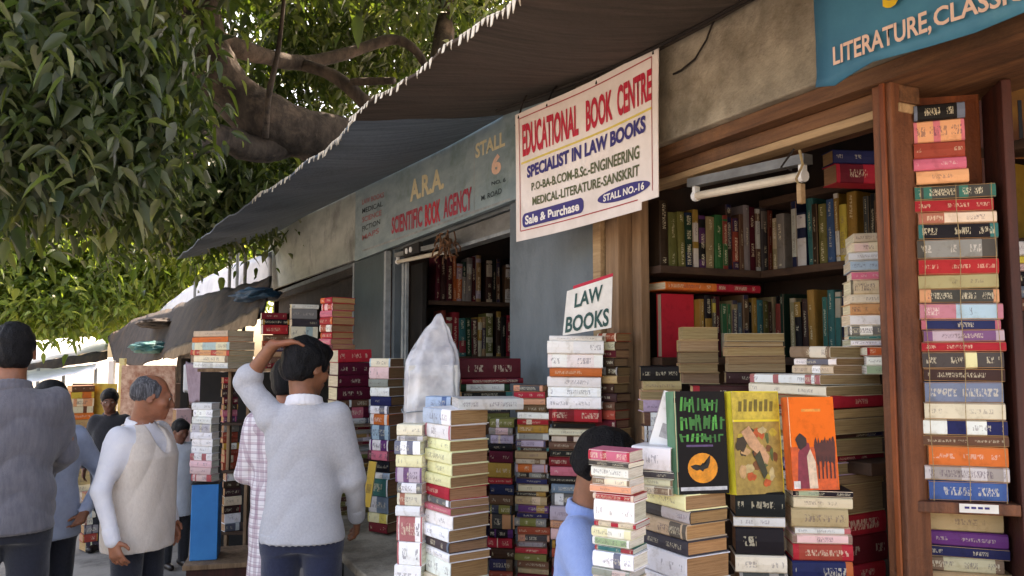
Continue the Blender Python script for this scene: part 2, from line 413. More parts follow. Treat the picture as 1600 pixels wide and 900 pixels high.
# wooden post at the near corner
pb = atX(1412, 550, XF); po = empty('wooden_post', (XF, YA, 0)); tag(po, 'tall red-brown timber post, scratched, between the stall shelves and the tied tower of novels', 'post')
part('post', M['wood'], po, [((1.66, 1.305, 0), (1.745, 1.36, 2.245))], 0.004)
part('moulding', M['wood_orange'], po, [((1.651, 1.318, 0.02), (1.658, 1.332, 2.24))], 0.002)

# counter in front of the near stall
CZ = 0.95
ct = empty('display_counter', (0.95, 0.9, 0)); tag(ct, 'wooden sales counter under the front book piles, mostly hidden by books', 'counter')
part('table_top', M['wood_frame'], ct, [((0.86, 0.55, CZ - 0.03), (1.66, 1.74, CZ))], 0.003)
part('front_panel', M['dark_red_wood'], ct, [((0.90, 0.58, 0.0), (0.93, 1.70, CZ - 0.032)), ((0.932, 1.67, 0.0), (1.64, 1.70, CZ - 0.032))])
BZ = 0.67
be = empty('stone_ledge', (0.9, 2.3, 0)); tag(be, 'long grey stone ledge carrying the tall paperback towers beside the man in grey', 'ledge')
part('body', M['metal'], be, [((0.93, 2.32, 0.0), (1.66, 4.75, BZ - 0.04))], 0.006)
part('side_plinth', M['metal'], be, [((0.76, 3.62, 0.0), (0.925, 4.95, BZ - 0.012))], 0.006)
part('slab', M['concrete'], be, [((0.90, 2.28, BZ - 0.038), (1.69, 4.78, BZ))], 0.006)

# ---------------------------------------------------------------- second stall: blue-grey, with painted fascia
Y6a, Y6b, Y6c, Y6d = 2.68, 3.47, 5.22, 6.26
s6 = empty('blue_stall', (XF, Y6a, 0)); tag(s6, 'blue-grey painted kiosk with lettered fascia and half-open doorway of books', 'market stall')
part('wall_panel', M['bluegrey'], s6, [((1.68, Y6a, 0.0), (1.735, Y6b, 2.27))], 0.004)
part('pillar', M['bluegrey'], s6, [((1.69, Y6c + 0.10, 0), (1.76, Y6c + 0.16, 2.26))])
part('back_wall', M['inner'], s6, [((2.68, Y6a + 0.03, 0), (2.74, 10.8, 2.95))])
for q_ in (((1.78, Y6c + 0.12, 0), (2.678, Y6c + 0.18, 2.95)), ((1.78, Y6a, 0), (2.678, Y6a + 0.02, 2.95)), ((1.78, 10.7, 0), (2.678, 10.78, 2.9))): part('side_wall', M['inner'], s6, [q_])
part('roof', M['roof'], s6, [((1.74, Y6a, 3.0), (2.9, 10.9, 3.05))])
part('soffit', M['bluegrey'], s6, [((1.72, Y6a + 0.06, 2.262), (1.95, 10.7, 2.30))])
part('rolled_shutter', M['metal'], s6, [((1.735, Y6b + 0.002, 2.165), (1.80, 4.55, 2.258))], 0.004)
part('shutter_edge', M['trim'], s6, [((1.725, Y6b + 0.002, 2.145), (1.79, 4.55, 2.163))])
part('door', M['teal_door'], s6, [((1.645, 5.42, 0.0), (1.675, 6.22, 2.255))], 0.004)
part('door_frame', M['trim'], s6, [((1.64, 5.37, 0.0), (1.68, 5.415, 2.255)), ((1.64, 6.225, 0.0), (1.68, 6.262, 2.255))], 0.003)
part('door_frame', M['trim'], s6, [((1.70, 5.16, 0.0), (1.735, 5.20, 2.15)), ((1.70, 5.10, 0.0), (1.72, 5.125, 2.15))], 0.003)
part('dark_panel', M['dark'], s6, [((1.80, 5.06, 0.0), (1.83, 5.30, 2.15))])
S6a, S6b = 1.90, 1.52
for z in (S6a, S6b): part('shelf', M['shelf'], s6, [((1.86, Y6c - 0.12, z - 0.03), (2.67, Y6c + 0.115, z))], 0.002)
part('lintel', M['tarp_dark0'], s6, [((1.73, 6.28, 2.20), (1.79, 10.6, 2.26))])
part('hanging_cloth', M['tarp_dark0'], s6, [((1.80, 6.30, 2.02), (1.83, 10.5, 2.21))])
# lettered fascia
zb, zt = 2.272, 2.98
fa = empty('painted_fascia', (1.66, Y6a, zb)); fa.location = (0, 0, 0)
tag(fa, 'long blue-grey fascia board hand-painted with STALL 6, A.R.A. and faded crimson words', 'signboard')
FP = Panel(P3(1.655, Y6d, zt), P3(1.655, Y6a, zt - 0.14), P3(1.655, Y6a, zb), P3(1.655, Y6d, zb))
FP.board('board', M['fascia'], fa, 0.03, 6, 4)
def fuv(px, py):
    p = atX(px, py, 1.653); u = (Y6d - p.y) / (Y6d - Y6a); top = zt - 0.14 * u
    return u, (top - p.z) / (top - zb)
def ftext(txt, x0, y0t, y0b, x1, y1t, y1b, mat, **kw):
    ua, va = fuv(x0, y0t); _, vb = fuv(x0, y0b); ub, vc = fuv(x1, y1t); _, vd = fuv(x1, y1b)
    FP.text(txt, ua, va, ub, vb, mat, fa, vs0=(vc, vd), **kw)
ftext('A.R.A.', 641, 282, 316, 694, 260, 294, M['ink_cream'], bold=0.035)
ftext('SCIENTIFIC', 612, 340, 366, 660, 321, 354, M['ink_crim'], bold=0.03)
ftext('BOOK', 664, 320, 355, 688, 310, 346, M['ink_red'], bold=0.035)
ftext('AGENCY', 693, 308, 342, 737, 291, 328, M['ink_crim'], bold=0.03)
ftext('STALL', 743, 225, 248, 789, 204, 228, M['ink_cream'], bold=0.03)
ftext('6', 768, 244, 275, 783, 238, 270, M['ink_peach'], bold=0.05)
ftext('NO. 6', 768, 284, 290, 790, 277, 284, M['ink_dark'], bold=0.02)
ftext('M. ROAD', 752, 306, 314, 784, 293, 302, M['ink_dark'], bold=0.02)
for i, (y0, t) in enumerate([(312, 'LAW BOOKS'), (326, 'MEDICAL'), (340, 'SCIENCE'), (354, 'FICTION'), (368, 'MAPS')]):
    ftext(t, 566, y0, y0 + 8, 600 - i * 2, y0 - 12, y0 - 4, M['ink_pink'] if i % 2 == 0 else M['ink_dark'], bold=0.01)
mb = MB()
for (x0, y0, x1, y1) in [(741, 224, 744, 335)]:
    ua, va = fuv(x0, y0); ub, vb = fuv(x1, y1); FP.strip(mb, ua, va, ua, vb, 0.012)
u_, v_ = fuv(566, 392); u2, v2 = fuv(797, 311)
FP.strip(mb, u_, v_, u2, v2, 0.02)
mb.build('border_line', M['trim'], fa)
# blank fascia further on
bf = empty('blank_fascia'); tag(bf, 'plain unlettered blue-grey fascia, farther along than the lettered one', 'signboard')
mb = MB(); mb.hexa([P3(1.66, Y6d + .01, 2.285), P3(1.69, Y6d + .01, 2.285), P3(1.69, 10.8, 2.33), P3(1.66, 10.8, 2.33)], [P3(1.66, Y6d + .01, 2.98), P3(1.69, Y6d + .01, 2.98), P3(1.69, 10.8, 3.04), P3(1.66, 10.8, 3.04)])
mb.build('board', M['blank_fascia'], bf)
part('end_frame', M['trim'], bf, [((1.65, 10.805, 2.33), (1.70, 10.86, 3.0))], loc=(0, 0, 0))

# ---------------------------------------------------------------- tube lights
def tube_light(a, b, label, off=0.0, dim=False):
    a, b = Vector(a), Vector(b); e = empty('tube_light', a); tag(e, label, 'tube light', 'fluorescent tubes over the stalls')
    d = (b - a).normalized(); L = (b - a).length
    t = MB(); t.tube([Vector((0, 0, 0)), d * L], 0.0135, 12); t.build('tube', M['tube_light'], e, smooth=False)
    fx = MB(); up = Vector((0, 0, 0.042)); side = d.cross(Vector((0, 0, 1))).normalized() * 0.018
    bot = [-d * .03 + up * .75 - side, -d * .03 + up * .75 + side, d * (L + .03) + up * .75 + side, d * (L + .03) + up * .75 - side]
    fx.hexa(bot, [p + Vector((0, 0, .028)) for p in bot]); fx.build('fitting', M['metal'], e)
    for s in (-0.015, L + 0.002):
        c = MB(); c.tube([d * s, d * (s + .016)], 0.017, 10); hh = d * (s + .008)
        c.hexa([hh + side * .6 - d * .006, hh - side * .6 - d * .006, hh - side * .6 + d * .006, hh + side * .6 + d * .006], [q + up for q in [hh + side * .6 - d * .006, hh - side * .6 - d * .006, hh - side * .6 + d * .006, hh + side * .6 + d * .006]])
        c.build('end_cap', M['white_plastic'], e)
    return e
a = atD(1090, 306, 2.62); b = atD(1250, 276, 2.25)
tube_light(a, b, 'unlit fluorescent tube hung askew under the nearer stall lintel')
tube_light(atX(622, 409, 1.66), atX(694, 394, 1.66), 'slim white fluorescent tube fixed below the painted fascia')
# brackets and little things beside the lights
hb = empty('hook_bundle', atD(1250, 262, 2.2)); tag(hb, 'knot of cord and a wooden peg hanging at the tube end', 'cord')
mb = MB(); mb.tube([Vector((0, 0, .05)), Vector((.01, 0, .01)), Vector((-.005, .01, -.03)), Vector((.008, 0, -.07))], .004, 6); mb.build('cord', M['string'], hb)
mb = MB(); mb.box((-.008, -.008, -.10), (.010, .008, -.045)); mb.build('peg', M['wood_pale'], hb, bevel=.002)
mb = MB(); mb.tube([Vector((-.02, 0, .05)), Vector((-.05, .02, .0)), Vector((-.03, .0, -.01))], .003, 6); mb.build('cord', M['cord'], hb)
sw = empty('switch_box', atX(640, 392, 1.64)); tag(sw, 'small dark switch board with two white sockets under the fascia', 'switch box')
mb = MB(); mb.box((-.01, -.20, -.03), (.02, .10, .035)); mb.build('box', M['dark'], sw, bevel=.003)
for dy in (0.02, -.06):
    mb = MB(); mb.tube([Vector((-.018, dy, .0)), Vector((-.011, dy, .0))], .018, 12); mb.build('socket', M['white_plastic'], sw)
vn = empty('dried_garland', atX(698, 385, 1.65)); tag(vn, 'tangle of brown dried garland hanging below the fascia', 'garland')
mb = MB(); rr = random.Random(3)
for k in range(26):
    p = Vector((rr.uniform(-.03, .03), rr.uniform(-.14, .14), rr.uniform(-.0, .09)))
    pts = [p]
    for j in range(4): pts.append(pts[-1] + Vector((rr.uniform(-.02, .02), rr.uniform(-.035, .035), rr.uniform(-.05, .005))))
    mb.tube(pts, .005, 5)
mb.build('strands', M['wood_h'], vn)

# ---------------------------------------------------------------- hanging banner EDUCATIONAL BOOK CENTRE
bn = empty('hanging_banner'); tag(bn, 'white vinyl banner reading EDUCATIONAL BOOK CENTRE, its lower right corner torn', 'banner')
BP = Panel(atD(805, 180, 3.30), atD(1028, 71, 2.62), atD(1029, 320, 2.61), atD(808, 378, 3.29), sag=0.005)
BP.board('sheet', M['vinyl'], bn, 0.003, 30, 20, hole=lambda u, v: (u > 0.89 and v > 0.955 - (u - .89) * .2) )
BP.text('EDUCATIONAL', 0.065, 0.10, 0.50, 0.355, M['ink_red'], bn, bold=0.036, vs0=(0.12, 0.345))
BP.text('BOOK', 0.55, 0.12, 0.725, 0.345, M['ink_red'], bn, bold=0.036, vs0=(0.125, 0.335))
BP.text('CENTRE', 0.755, 0.125, 0.965, 0.335, M['ink_red'], bn, bold=0.036, vs0=(0.12, 0.325))
BP.text('SPECIALIST IN LAW BOOKS', 0.10, 0.435, 0.93, 0.53, M['ink_navy'], bn, bold=0.045, vs0=(0.40, 0.51))
BP.text('P.O-BA-B.COM-B.Sc.-ENGINEERING', 0.135, 0.575, 0.89, 0.635, M['ink_green'], bn, bold=0.025, vs0=(0.575, 0.665))
BP.text('MEDICAL-LITERATURE-SANSKRIT', 0.14, 0.685, 0.89, 0.75, M['ink_green'], bn, bold=0.025, vs0=(0.70, 0.775))
mb = MB(); BP.strip(mb, 0.05, 0.40, 0.965, 0.375, 0.016, 0.0014); mb.build('yellow_line', M['ink_yellow'], bn)
mb = MB()
BP.strip(mb, 0.035, 0.045, 0.965, 0.05, 0.009); BP.strip(mb, 0.04, 0.925, 0.88, 0.93, 0.008)
BP.strip(mb, 0.035, 0.045, 0.038, 0.925, 0.008); BP.strip(mb, 0.965, 0.05, 0.967, 0.90, 0.006)
mb.build('red_border', M['ink_rust'], bn)
def rrect(u0, v0, u1, v1, dv, r=0.5, n=8):
    pts = []; rv = (v1 - v0) * r; ru = rv * BP.h / BP.w
    for cu_, cv_, a0 in ((u1 - ru, v0 + rv, -90), (u1 - ru, v1 - rv, 0), (u0 + ru, v1 - rv, 90), (u0 + ru, v0 + rv, 180)):
        for k in range(n + 1):
            t = math.radians(a0 + 90 * k / n); uu = cu_ + ru * math.cos(t); vv = cv_ + rv * math.sin(t)
            pts.append((uu, vv + dv * (uu - u0)))
    return pts
def flat_poly(panel, pts, name, mat, parent, off):
    mb = MB(); c = (sum(p[0] for p in pts) / len(pts), sum(p[1] for p in pts) / len(pts))
    vs = [panel.P(*c, off)] + [panel.P(u, v, off) for u, v in pts]
    mb.add(vs, [(0, i + 1, (i + 1) % len(pts) + 1) for i in range(len(pts))])
    return mb.build(name, mat, parent)
flat_poly(BP, rrect(0.055, 0.795, 0.53, 0.905, 0.0, 0.4), 'navy_pill', M['ink_navy'], bn, .0016)
BP.text('Sale & Purchase', 0.08, 0.815, 0.50, 0.885, M['ink_white'], bn, bold=0.03, off=.0028)
el = [(0.79 + 0.165 * math.cos(t), 0.85 + 0.05 * math.sin(t) + 0.0 * math.cos(t)) for t in [2 * math.pi * k / 28 for k in range(28)]]
flat_poly(BP, el, 'navy_oval', M['ink_navy'], bn, .0016)
BP.text('STALL NO.-16', 0.665, 0.825, 0.92, 0.875, M['ink_white'], bn, bold=0.03, off=.0028)
for u, l in ((0.03, .10), (0.27, .07), (0.62, .10), (0.97, .09)):
    p = BP.P(u, 0.0); mb = MB(); mb.tube([p + Vector((0, 0, -.02)), p + Vector((.02, 0, l * .5)), p + Vector((.05, .01, l))], .004, 6); mb.build('tie', M['cord'], bn)
# scrap of cloth tied above the banner
sc_ = empty('rope_line', BP.P(0, 0)); tag(sc_, 'sagging dark rope strung along the lintel above the banner', 'rope')
mb = MB(); A_, B_ = BP.P(0, 0) + Vector((.03, .25, .09)), BP.P(1, 0) + Vector((.05, -.9, .02)); mb.tube([A_.lerp(B_, t) - BP.P(0, 0) + Vector((0, 0, -.05 * math.sin(math.pi * t))) for t in [k / 12 for k in range(13)]], .006, 6); mb.build('rope', M['cord'], sc_)

cab = [atX(px, py, 1.60) for px, py in [(1122, 22), (1112, 40), (1104, 62), (1086, 92), (1064, 110), (1052, 116)]]
ce = empty('hanging_cable', cab[0]); tag(ce, 'thin dark cable drooping across the bare concrete lintel', 'cable')
mb = MB(); mb.tube([p - cab[0] for p in cab], .0035, 6); mb.build('cable', M['cord'], ce)
cab = [atX(px, py, 1.63) for px, py in [(806, 196), (860, 172), (905, 158), (960, 112), (1010, 92), (1060, 62), (1120, 22), (1180, -22)]]
ce = empty('lintel_rope', cab[0]); tag(ce, 'frayed rope running under the brown awning along the top of the lintel', 'rope')
mb = MB(); mb.tube([p - cab[0] for p in cab], .007, 6); mb.build('rope', M['tarp_dark0'], ce)
# ---------------------------------------------------------------- LAW BOOKS placard
pl = empty('law_books_placard'); tag(pl, 'white hand-lettered placard LAW BOOKS propped on a white pile', 'placard')
LP = Panel(atD(886, 455, 2.86), atD(957, 432, 2.80), atD(955, 512, 2.80), atD(879, 524, 2.84))
LP.board('card', M['paper'], pl, 0.004, 4, 4)
LP.text('LAW', 0.20, 0.12, 0.80, 0.44, M['ink_teal'], pl, bold=0.03, vs0=(0.10, 0.42))
LP.text('BOOKS', 0.05, 0.60, 0.95, 0.96, M['ink_teal'], pl, bold=0.03)
mb = MB(); LP.strip(mb, 0.12, -0.04, 1.0, -0.03, 0.09, -0.006); mb.build('red_backing', M['ink_red'], pl)

# ---------------------------------------------------------------- blue banner on the right
bb = empty('blue_banner'); tag(bb, 'blue painted cloth banner lettered LITERATURE, CLASSICS in white above the tied tower', 'banner')
XBN = 1.47
def bz(px, py): return atX(px, py, XBN)
tl = bz(1262, -120); bl = bz(1274, 136)
UP = [(1274, 136), (1300, 133), (1330, 116), (1365, 97), (1450, 72), (1520, 50), (1600, 20), (1700, -8)]
mb = MB(); vs = []; fs = []
for i, (x, y) in enumerate(UP):
    b_ = bz(x, y); ysp = b_.y
    for k, zz in enumerate([b_.z + (2.75 - b_.z) * q for q in (0, .04, .2, .5, 1.0)]):
        wob = 0.006 * math.sin(i * 1.7 + k)
        for th in (0, 0.004): vs.append((XBN + wob + th, ysp, zz))
n_ = 5
for i in range(len(UP) - 1):
    for k in range(n_ - 1):
        a = (i * n_ + k) * 2; b_ = ((i + 1) * n_ + k) * 2
        fs.append((a, b_, b_ + 2, a + 2)); fs.append((a + 1, a + 3, b_ + 3, b_ + 1))
    a = (i * n_) * 2; b_ = ((i + 1) * n_) * 2; fs.append((a, a + 1, b_ + 1, b_))
for k in range(n_ - 1): fs.append((k * 2, k * 2 + 2, k * 2 + 3, k * 2 + 1))
mb.add(vs, fs); recalc(mb.build('cloth', M['banner_blue'], bb, smooth=True))
class YP(Panel): pass
y0_, y1_ = bz(1290, 100).y, bz(1720, 0).y
KP = Panel(P3(XBN - .008, y0_, 2.75), P3(XBN - .008, y1_, 2.75), P3(XBN - .008, y1_, 2.15), P3(XBN - .008, y0_, 2.15))
def kuv(px, py): p = atX(px, py, XBN - .008); return (y0_ - p.y) / (y0_ - y1_), (2.75 - p.z) / 0.6
def ktext(t, x0, yt0, yb0, x1, yt1, yb1, mat, **kw):
    ua, va = kuv(x0, yt0); _, vb = kuv(x0, yb0); ub, vc = kuv(x1, yt1); _, vd = kuv(x1, yb1)
    KP.text(t, ua, va, ub, vb, mat, bb, vs0=(vc, vd), off=.002, **kw)
ktext('LITERATURE,', 1302, 74, 108, 1455, 14, 54, M['ink_peach'], bold=0.022)
ktext('CLASSICS', 1459, 14, 44, 1625, -42, -8, M['ink_peach'], bold=0.022)
ktext('S T A L L', 1378, -40, 17, 1640, -150, -70, M['ink_gold'], bold=0.03)
# ---------------------------------------------------------------- books
PAL = {
 'white': (243, 242, 240), 'cream': (228, 216, 190), 'beige': (206, 186, 154), 'khaki': (176, 156, 112), 'tan': (184, 146, 104),
 'brown': (112, 76, 56), 'dark brown': (66, 44, 36), 'red': (184, 34, 46), 'dark red': (122, 22, 34), 'maroon': (92, 22, 36), 'brick red': (168, 66, 48),
 'pink': (214, 104, 124), 'pale pink': (226, 186, 184), 'orange': (224, 104, 44), 'pale orange': (228, 158, 112), 'yellow': (224, 200, 70), 'pale yellow': (236, 230, 176),
 'ochre': (188, 138, 52), 'olive': (126, 122, 58), 'green': (48, 118, 66), 'dark green': (28, 62, 44), 'pale green': (160, 184, 144), 'teal': (44, 122, 118),
 'blue': (56, 92, 158), 'dark blue': (30, 38, 84), 'pale blue': (158, 190, 212), 'grey blue': (104, 124, 144), 'purple': (98, 44, 112), 'lilac': (186, 166, 190),
 'grey': (146, 142, 138), 'light grey': (206, 205, 205), 'dark grey': (72, 68, 70), 'black': (26, 24, 28),
}
ACC = {'white': ['red', 'dark blue', 'black', 'pale blue'], 'cream': ['brick red', 'brown', 'pale blue'], 'black': ['teal', 'purple', 'grey', 'ochre'], 'dark grey': ['pale orange', 'grey', 'pale yellow'],
       'red': ['orange', 'cream', 'pale pink'], 'dark red': ['ochre', 'red', 'maroon'], 'maroon': ['maroon', 'dark red', 'brown'], 'beige': ['khaki', 'white', 'brown'], 'dark blue': ['white', 'orange', 'red'], 'blue': ['white', 'pale blue', 'lilac'],
       'pale yellow': ['white', 'pale yellow', 'yellow'], 'orange': ['lilac', 'red', 'yellow'], 'grey': ['light grey', 'pale pink', 'dark grey'], 'khaki': ['beige', 'tan'], 'pale blue': ['pink', 'white', 'blue']}
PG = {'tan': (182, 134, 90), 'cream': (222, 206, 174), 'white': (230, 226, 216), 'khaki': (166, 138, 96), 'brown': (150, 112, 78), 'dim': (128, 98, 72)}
ORD = ['topmost', 'second', 'third', 'fourth', 'fifth', 'sixth', 'seventh', 'eighth', 'ninth', 'tenth', 'eleventh', 'twelfth', 'thirteenth', 'fourteenth', 'fifteenth', 'sixteenth', 'seventeenth', 'eighteenth', 'nineteenth', 'twentieth',
       'twenty-first', 'twenty-second', 'twenty-third', 'twenty-fourth', 'twenty-fifth', 'twenty-sixth', 'twenty-seventh', 'twenty-eighth', 'twenty-ninth', 'thirtieth', 'thirty-first', 'thirty-second', 'thirty-third', 'thirty-fourth', 'thirty-fifth', 'thirty-sixth']
BOOKS = []
ALLCOL = list(PAL)

def jit(rgb, a=0.06):
    g_ = sum(rgb) / 3; rgb = tuple(c * .86 + g_ * .14 for c in rgb)
    k = 1 + random.uniform(-a, a); return tuple(max(0, min(255, c * k + random.uniform(-5, 5))) for c in rgb)
def add_book(mat, L, W, T, col, page='tan', hard=None, label=None, group=None, size=0, acc=None, style=None, name='book'):
    dl = .74 if page == 'dim' else 1.0  # 'dim' shelf rows: covers darkened, painting in the shade inside the stalls
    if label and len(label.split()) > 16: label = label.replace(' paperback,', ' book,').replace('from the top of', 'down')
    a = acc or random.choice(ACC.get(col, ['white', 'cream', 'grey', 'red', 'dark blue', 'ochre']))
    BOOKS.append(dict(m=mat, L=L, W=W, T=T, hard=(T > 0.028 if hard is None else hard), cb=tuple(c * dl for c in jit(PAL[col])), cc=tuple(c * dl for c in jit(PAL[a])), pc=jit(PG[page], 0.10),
                      seed=random.random(), style=random.random() if style is None else style, label=label, group=group, size=size, name=name))

def book_geo(L, W, T, hard):
    tb = 0.0024 if hard else 0.0011
    if T < 0.012: tb = 0.0008
    r = min(0.004, T * 0.28); bul = 0.0022 if hard else 0.0006
    O = [(W/2, T/2), (-W/2 + r, T/2), (-W/2, T/2 - r * .8), (-W/2 - bul, 0), (-W/2, -T/2 + r * .8), (-W/2 + r, -T/2), (W/2, -T/2)]
    I = [(W/2, T/2 - tb), (-W/2 + r, T/2 - tb), (-W/2 + tb, T/2 - r - tb * .3), (-W/2 + tb, 0), (-W/2 + tb, -T/2 + r + tb * .3), (-W/2 + r, -T/2 + tb), (W/2, -T/2 + tb)]
    n = 7; vs = []; uvs = []
    for sx in (-1, 1):
        for (y, z) in O: vs.append((sx * L/2, y, z)); uvs.append((sx, z / (T/2)))
        for (y, z) in I: vs.append((sx * L/2, y, z)); uvs.append((sx, 9))
    fs = []; fuv = []
    for i in range(n - 1):
        f = (i, i + 1, 2*n + i + 1, 2*n + i); fs.append(f)
        sp = 1 <= i <= 4
        fuv.append([uvs[k] if sp else (uvs[k][0], 9) for k in f])
        f = (n + i + 1, n + i, 3*n + i, 3*n + i + 1); fs.append(f); fuv.append([(0, 9)] * 4)
        f = (i + 1, i, n + i, n + i + 1); fs.append(f); fuv.append([(0, 9)] * 4)
        f = (2*n + i, 2*n + i + 1, 3*n + i + 1, 3*n + i); fs.append(f); fuv.append([(0, 9)] * 4)
    for a in (0, n - 1):
        f = (a, n + a, 3*n + a, 2*n + a) if a else (n, 0, 2*n, 3*n); fs.append(f); fuv.append([(0, 9)] * 4)
    ins = 0.0032 if hard else 0.0005
    x = L/2 - ins; y0 = -W/2 + tb * 1.2; y1 = W/2 - ins; z = T/2 - tb * .98
    # page block: fore-edge slightly hollow and the block a little uneven
    sk = random.uniform(-.0012, .0012)
    pv = [(-x,y0,-z),(x,y0,-z),(x,y1+sk,-z),(-x,y1+sk,-z),(-x,y0,z),(x,y0,z),(x,y1-sk,z),(-x,y1-sk,z)]
    pf = [(0,3,2,1),(4,5,6,7),(0,1,5,4),(1,2,6,5),(2,3,7,6),(3,0,4,7)]
    return vs, fs, fuv, pv, pf

def set_attr(me, name, vals):
    a = me.attributes.new(name, 'FLOAT_COLOR', 'POINT'); a.data.foreach_set('color', np.asarray(vals, dtype=np.float32).ravel())
def make_book_mesh(name, vs, fs, fuv, cb, cc, bk, mats, mi=None):
    me = bpy.data.meshes.new(name); me.from_pydata(vs, [], fs)
    for m in mats: me.materials.append(m)
    ul = me.uv_layers.new(name='UVMap'); ul.data.foreach_set('uv', np.asarray([c for f in fuv for c in f], dtype=np.float32).ravel())
    set_attr(me, 'cb', cb)
    if cc is not None: set_attr(me, 'cc', cc); set_attr(me, 'bk', bk)
    if mi is not None: me.polygons.foreach_set('material_index', mi)
    me.update(); return me

def flush_books(limit=296):
    BOOKS.sort(key=lambda b: -b['size'])
    for b in BOOKS[:limit]:
        vs, fs, fuv, pv, pf = book_geo(b['L'], b['W'], b['T'], b['hard'])
        e = empty(b['name'], mat=b['m']); tag(e, b['label'], 'book', b['group'])
        n = len(vs); cb = (*L3(b['cb']), 1); cc = (*L3(b['cc']), 1); bk = (b['seed'], b['L'] / b['T'], b['style'], 1)
        me = make_book_mesh('cover', vs, fs, fuv, [cb] * n, [cc] * n, [bk] * n, [M['cover']])
        o = bpy.data.objects.new('cover', me); COL.objects.link(o); o.parent = e
        me = make_book_mesh('page_block', pv, pf, [[(0, 0)] * 4] * 6, [(*L3(b['pc']), 1)] * 8, None, None, [M['pages']])
        o = bpy.data.objects.new('page_block', me); COL.objects.link(o); o.parent = e
    rest = BOOKS[limit:]
    if rest:
        V = []; Fc = []; U = []; CB = []; CC = []; BK = []; MI = []
        for b in rest:
            vs, fs, fuv, pv, pf = book_geo(b['L'], b['W'], b['T'], b['hard']); m = b['m']
            cb = (*L3(b['cb']), 1); cc = (*L3(b['cc']), 1); bk = (b['seed'], b['L'] / b['T'], b['style'], 1)
            o = len(V); V += [tuple(m @ Vector(v)) for v in vs]; Fc += [tuple(k + o for k in f) for f in fs]; U += fuv; CB += [cb] * len(vs); CC += [cc] * len(vs); BK += [bk] * len(vs); MI += [0] * len(fs)
            o = len(V); V += [tuple(m @ Vector(v)) for v in pv]; Fc += [tuple(k + o for k in f) for f in pf]; U += [[(0, 0)] * 4] * 6; CB += [(*L3(b['pc']), 1)] * 8; CC += [cc] * 8; BK += [bk] * 8; MI += [1] * 6
        me = make_book_mesh('small_distant_books', V, Fc, U, CB, CC, BK, [M['cover'], M['pages']], MI)
        o = bpy.data.objects.new('small_distant_books', me); COL.objects.link(o)
        tag(o, 'small books crowding the far shelves and farthest piles along the lane', 'books', kind='stuff')
    print('books', len(BOOKS), 'smallest single size', BOOKS[min(limit, len(BOOKS)) - 1]['size'])

STACKS = {}
def pilemat(P, th): return Matrix.Translation(P) @ Matrix.Rotation(th, 4, 'Z')
def stack(desc, xl, xm, xr, yt, yb, d, t, books, page='tan', z0=None, group=None, L=None, W=None, rj=3.0, pj=0.006, lean=(0, 0), hard=None):
    """books: list of (colour, px thickness[, flag]); t = angle the spines are turned to the left of facing the eye"""
    top = atD(xm, yt, d); zt_ = top.z
    if z0 is None: z0 = atD(xm, yb, d).z
    ta = math.radians(t); c = Vector((-top.x, -top.y, 0)).normalized(); left = Vector((c.y, -c.x, 0))   # left as seen from the camera
    if left.dot(RGT) > 0: left.negate()
    nrm = c * math.cos(ta) + left * math.sin(ta); th = math.atan2(nrm.x, -nrm.y)
    ca_ = math.cos(math.atan2(xm - 800, F)); lw, rw = (xm - xl) / F * d * ca_, (xr - xm) / F * d * ca_
    if t >= 0:
        L_ = L or max(0.10, lw / max(0.2, math.cos(ta))); W_ = W or max(0.08, min(0.24, rw / max(0.12, abs(math.sin(ta)))))
        corner = Vector((L_/2, -W_/2, 0))
    else:
        L_ = L or max(0.10, rw / max(0.2, math.cos(ta))); W_ = W or max(0.08, min(0.24, lw / max(0.12, abs(math.sin(ta)))))
        corner = Vector((-L_/2, -W_/2, 0))
    R = Matrix.Rotation(th, 4, 'Z')
    org = Vector((top.x, top.y, 0)) - (R @ corner)
    tot = sum(b[1] for b in books); H = zt_ - z0; z = zt_
    n = len(books)
    for i, b in enumerate(books):
        col, px = b[0], b[1]; fl = b[2] if len(b) > 2 else ''
        T = H * px / tot; f = (zt_ - z) / max(H, 1e-6)
        off = Vector((random.uniform(-pj, pj) + lean[0] * (1 - f), random.uniform(-pj, pj) + lean[1] * (1 - f), 0))
        l, w = L_ * random.uniform(.91, 1.0), W_ * random.uniform(.90, 1.0)
        ang = th + math.radians(random.uniform(-rj, rj))
        if 'f' in fl: ang += math.pi / 2; l, w = w, l       # spine on the right-hand face
        if 'p' in fl: ang += math.pi                         # fore-edge forward
        if i == 0: wd = f'{ORD[0]} in'
        elif i == n - 1 and n > 1: wd = 'lowest in'
        else: wd = f'{ORD[i]} from the top of' if i < len(ORD) else 'low in'
        kind = 'hardback' if T > 0.03 else 'paperback'
        e_acc = b[3] if len(b) > 3 else None
        m = pilemat(Vector((org.x, org.y, z - T / 2)) + R @ off, ang) @ Matrix.Rotation(math.radians(random.uniform(-.7, .7)), 4, 'X') @ Matrix.Rotation(math.radians(random.uniform(-.7, .7)), 4, 'Y')
        add_book(m, l, w, T * 0.985, col, page, hard, f'{col} {kind}, {wd} {desc}', group or ('books in ' + desc), size=0 if 'h' in fl else px * max(30, (xr - xl)), acc=e_acc)
        z -= T
    STACKS[desc] = (org, th, z0, zt_, L_, W_)
    return org, th
def rnd(n, pal, a=9, b=16): return [(random.choice(pal), random.uniform(a, b)) for _ in range(n)]

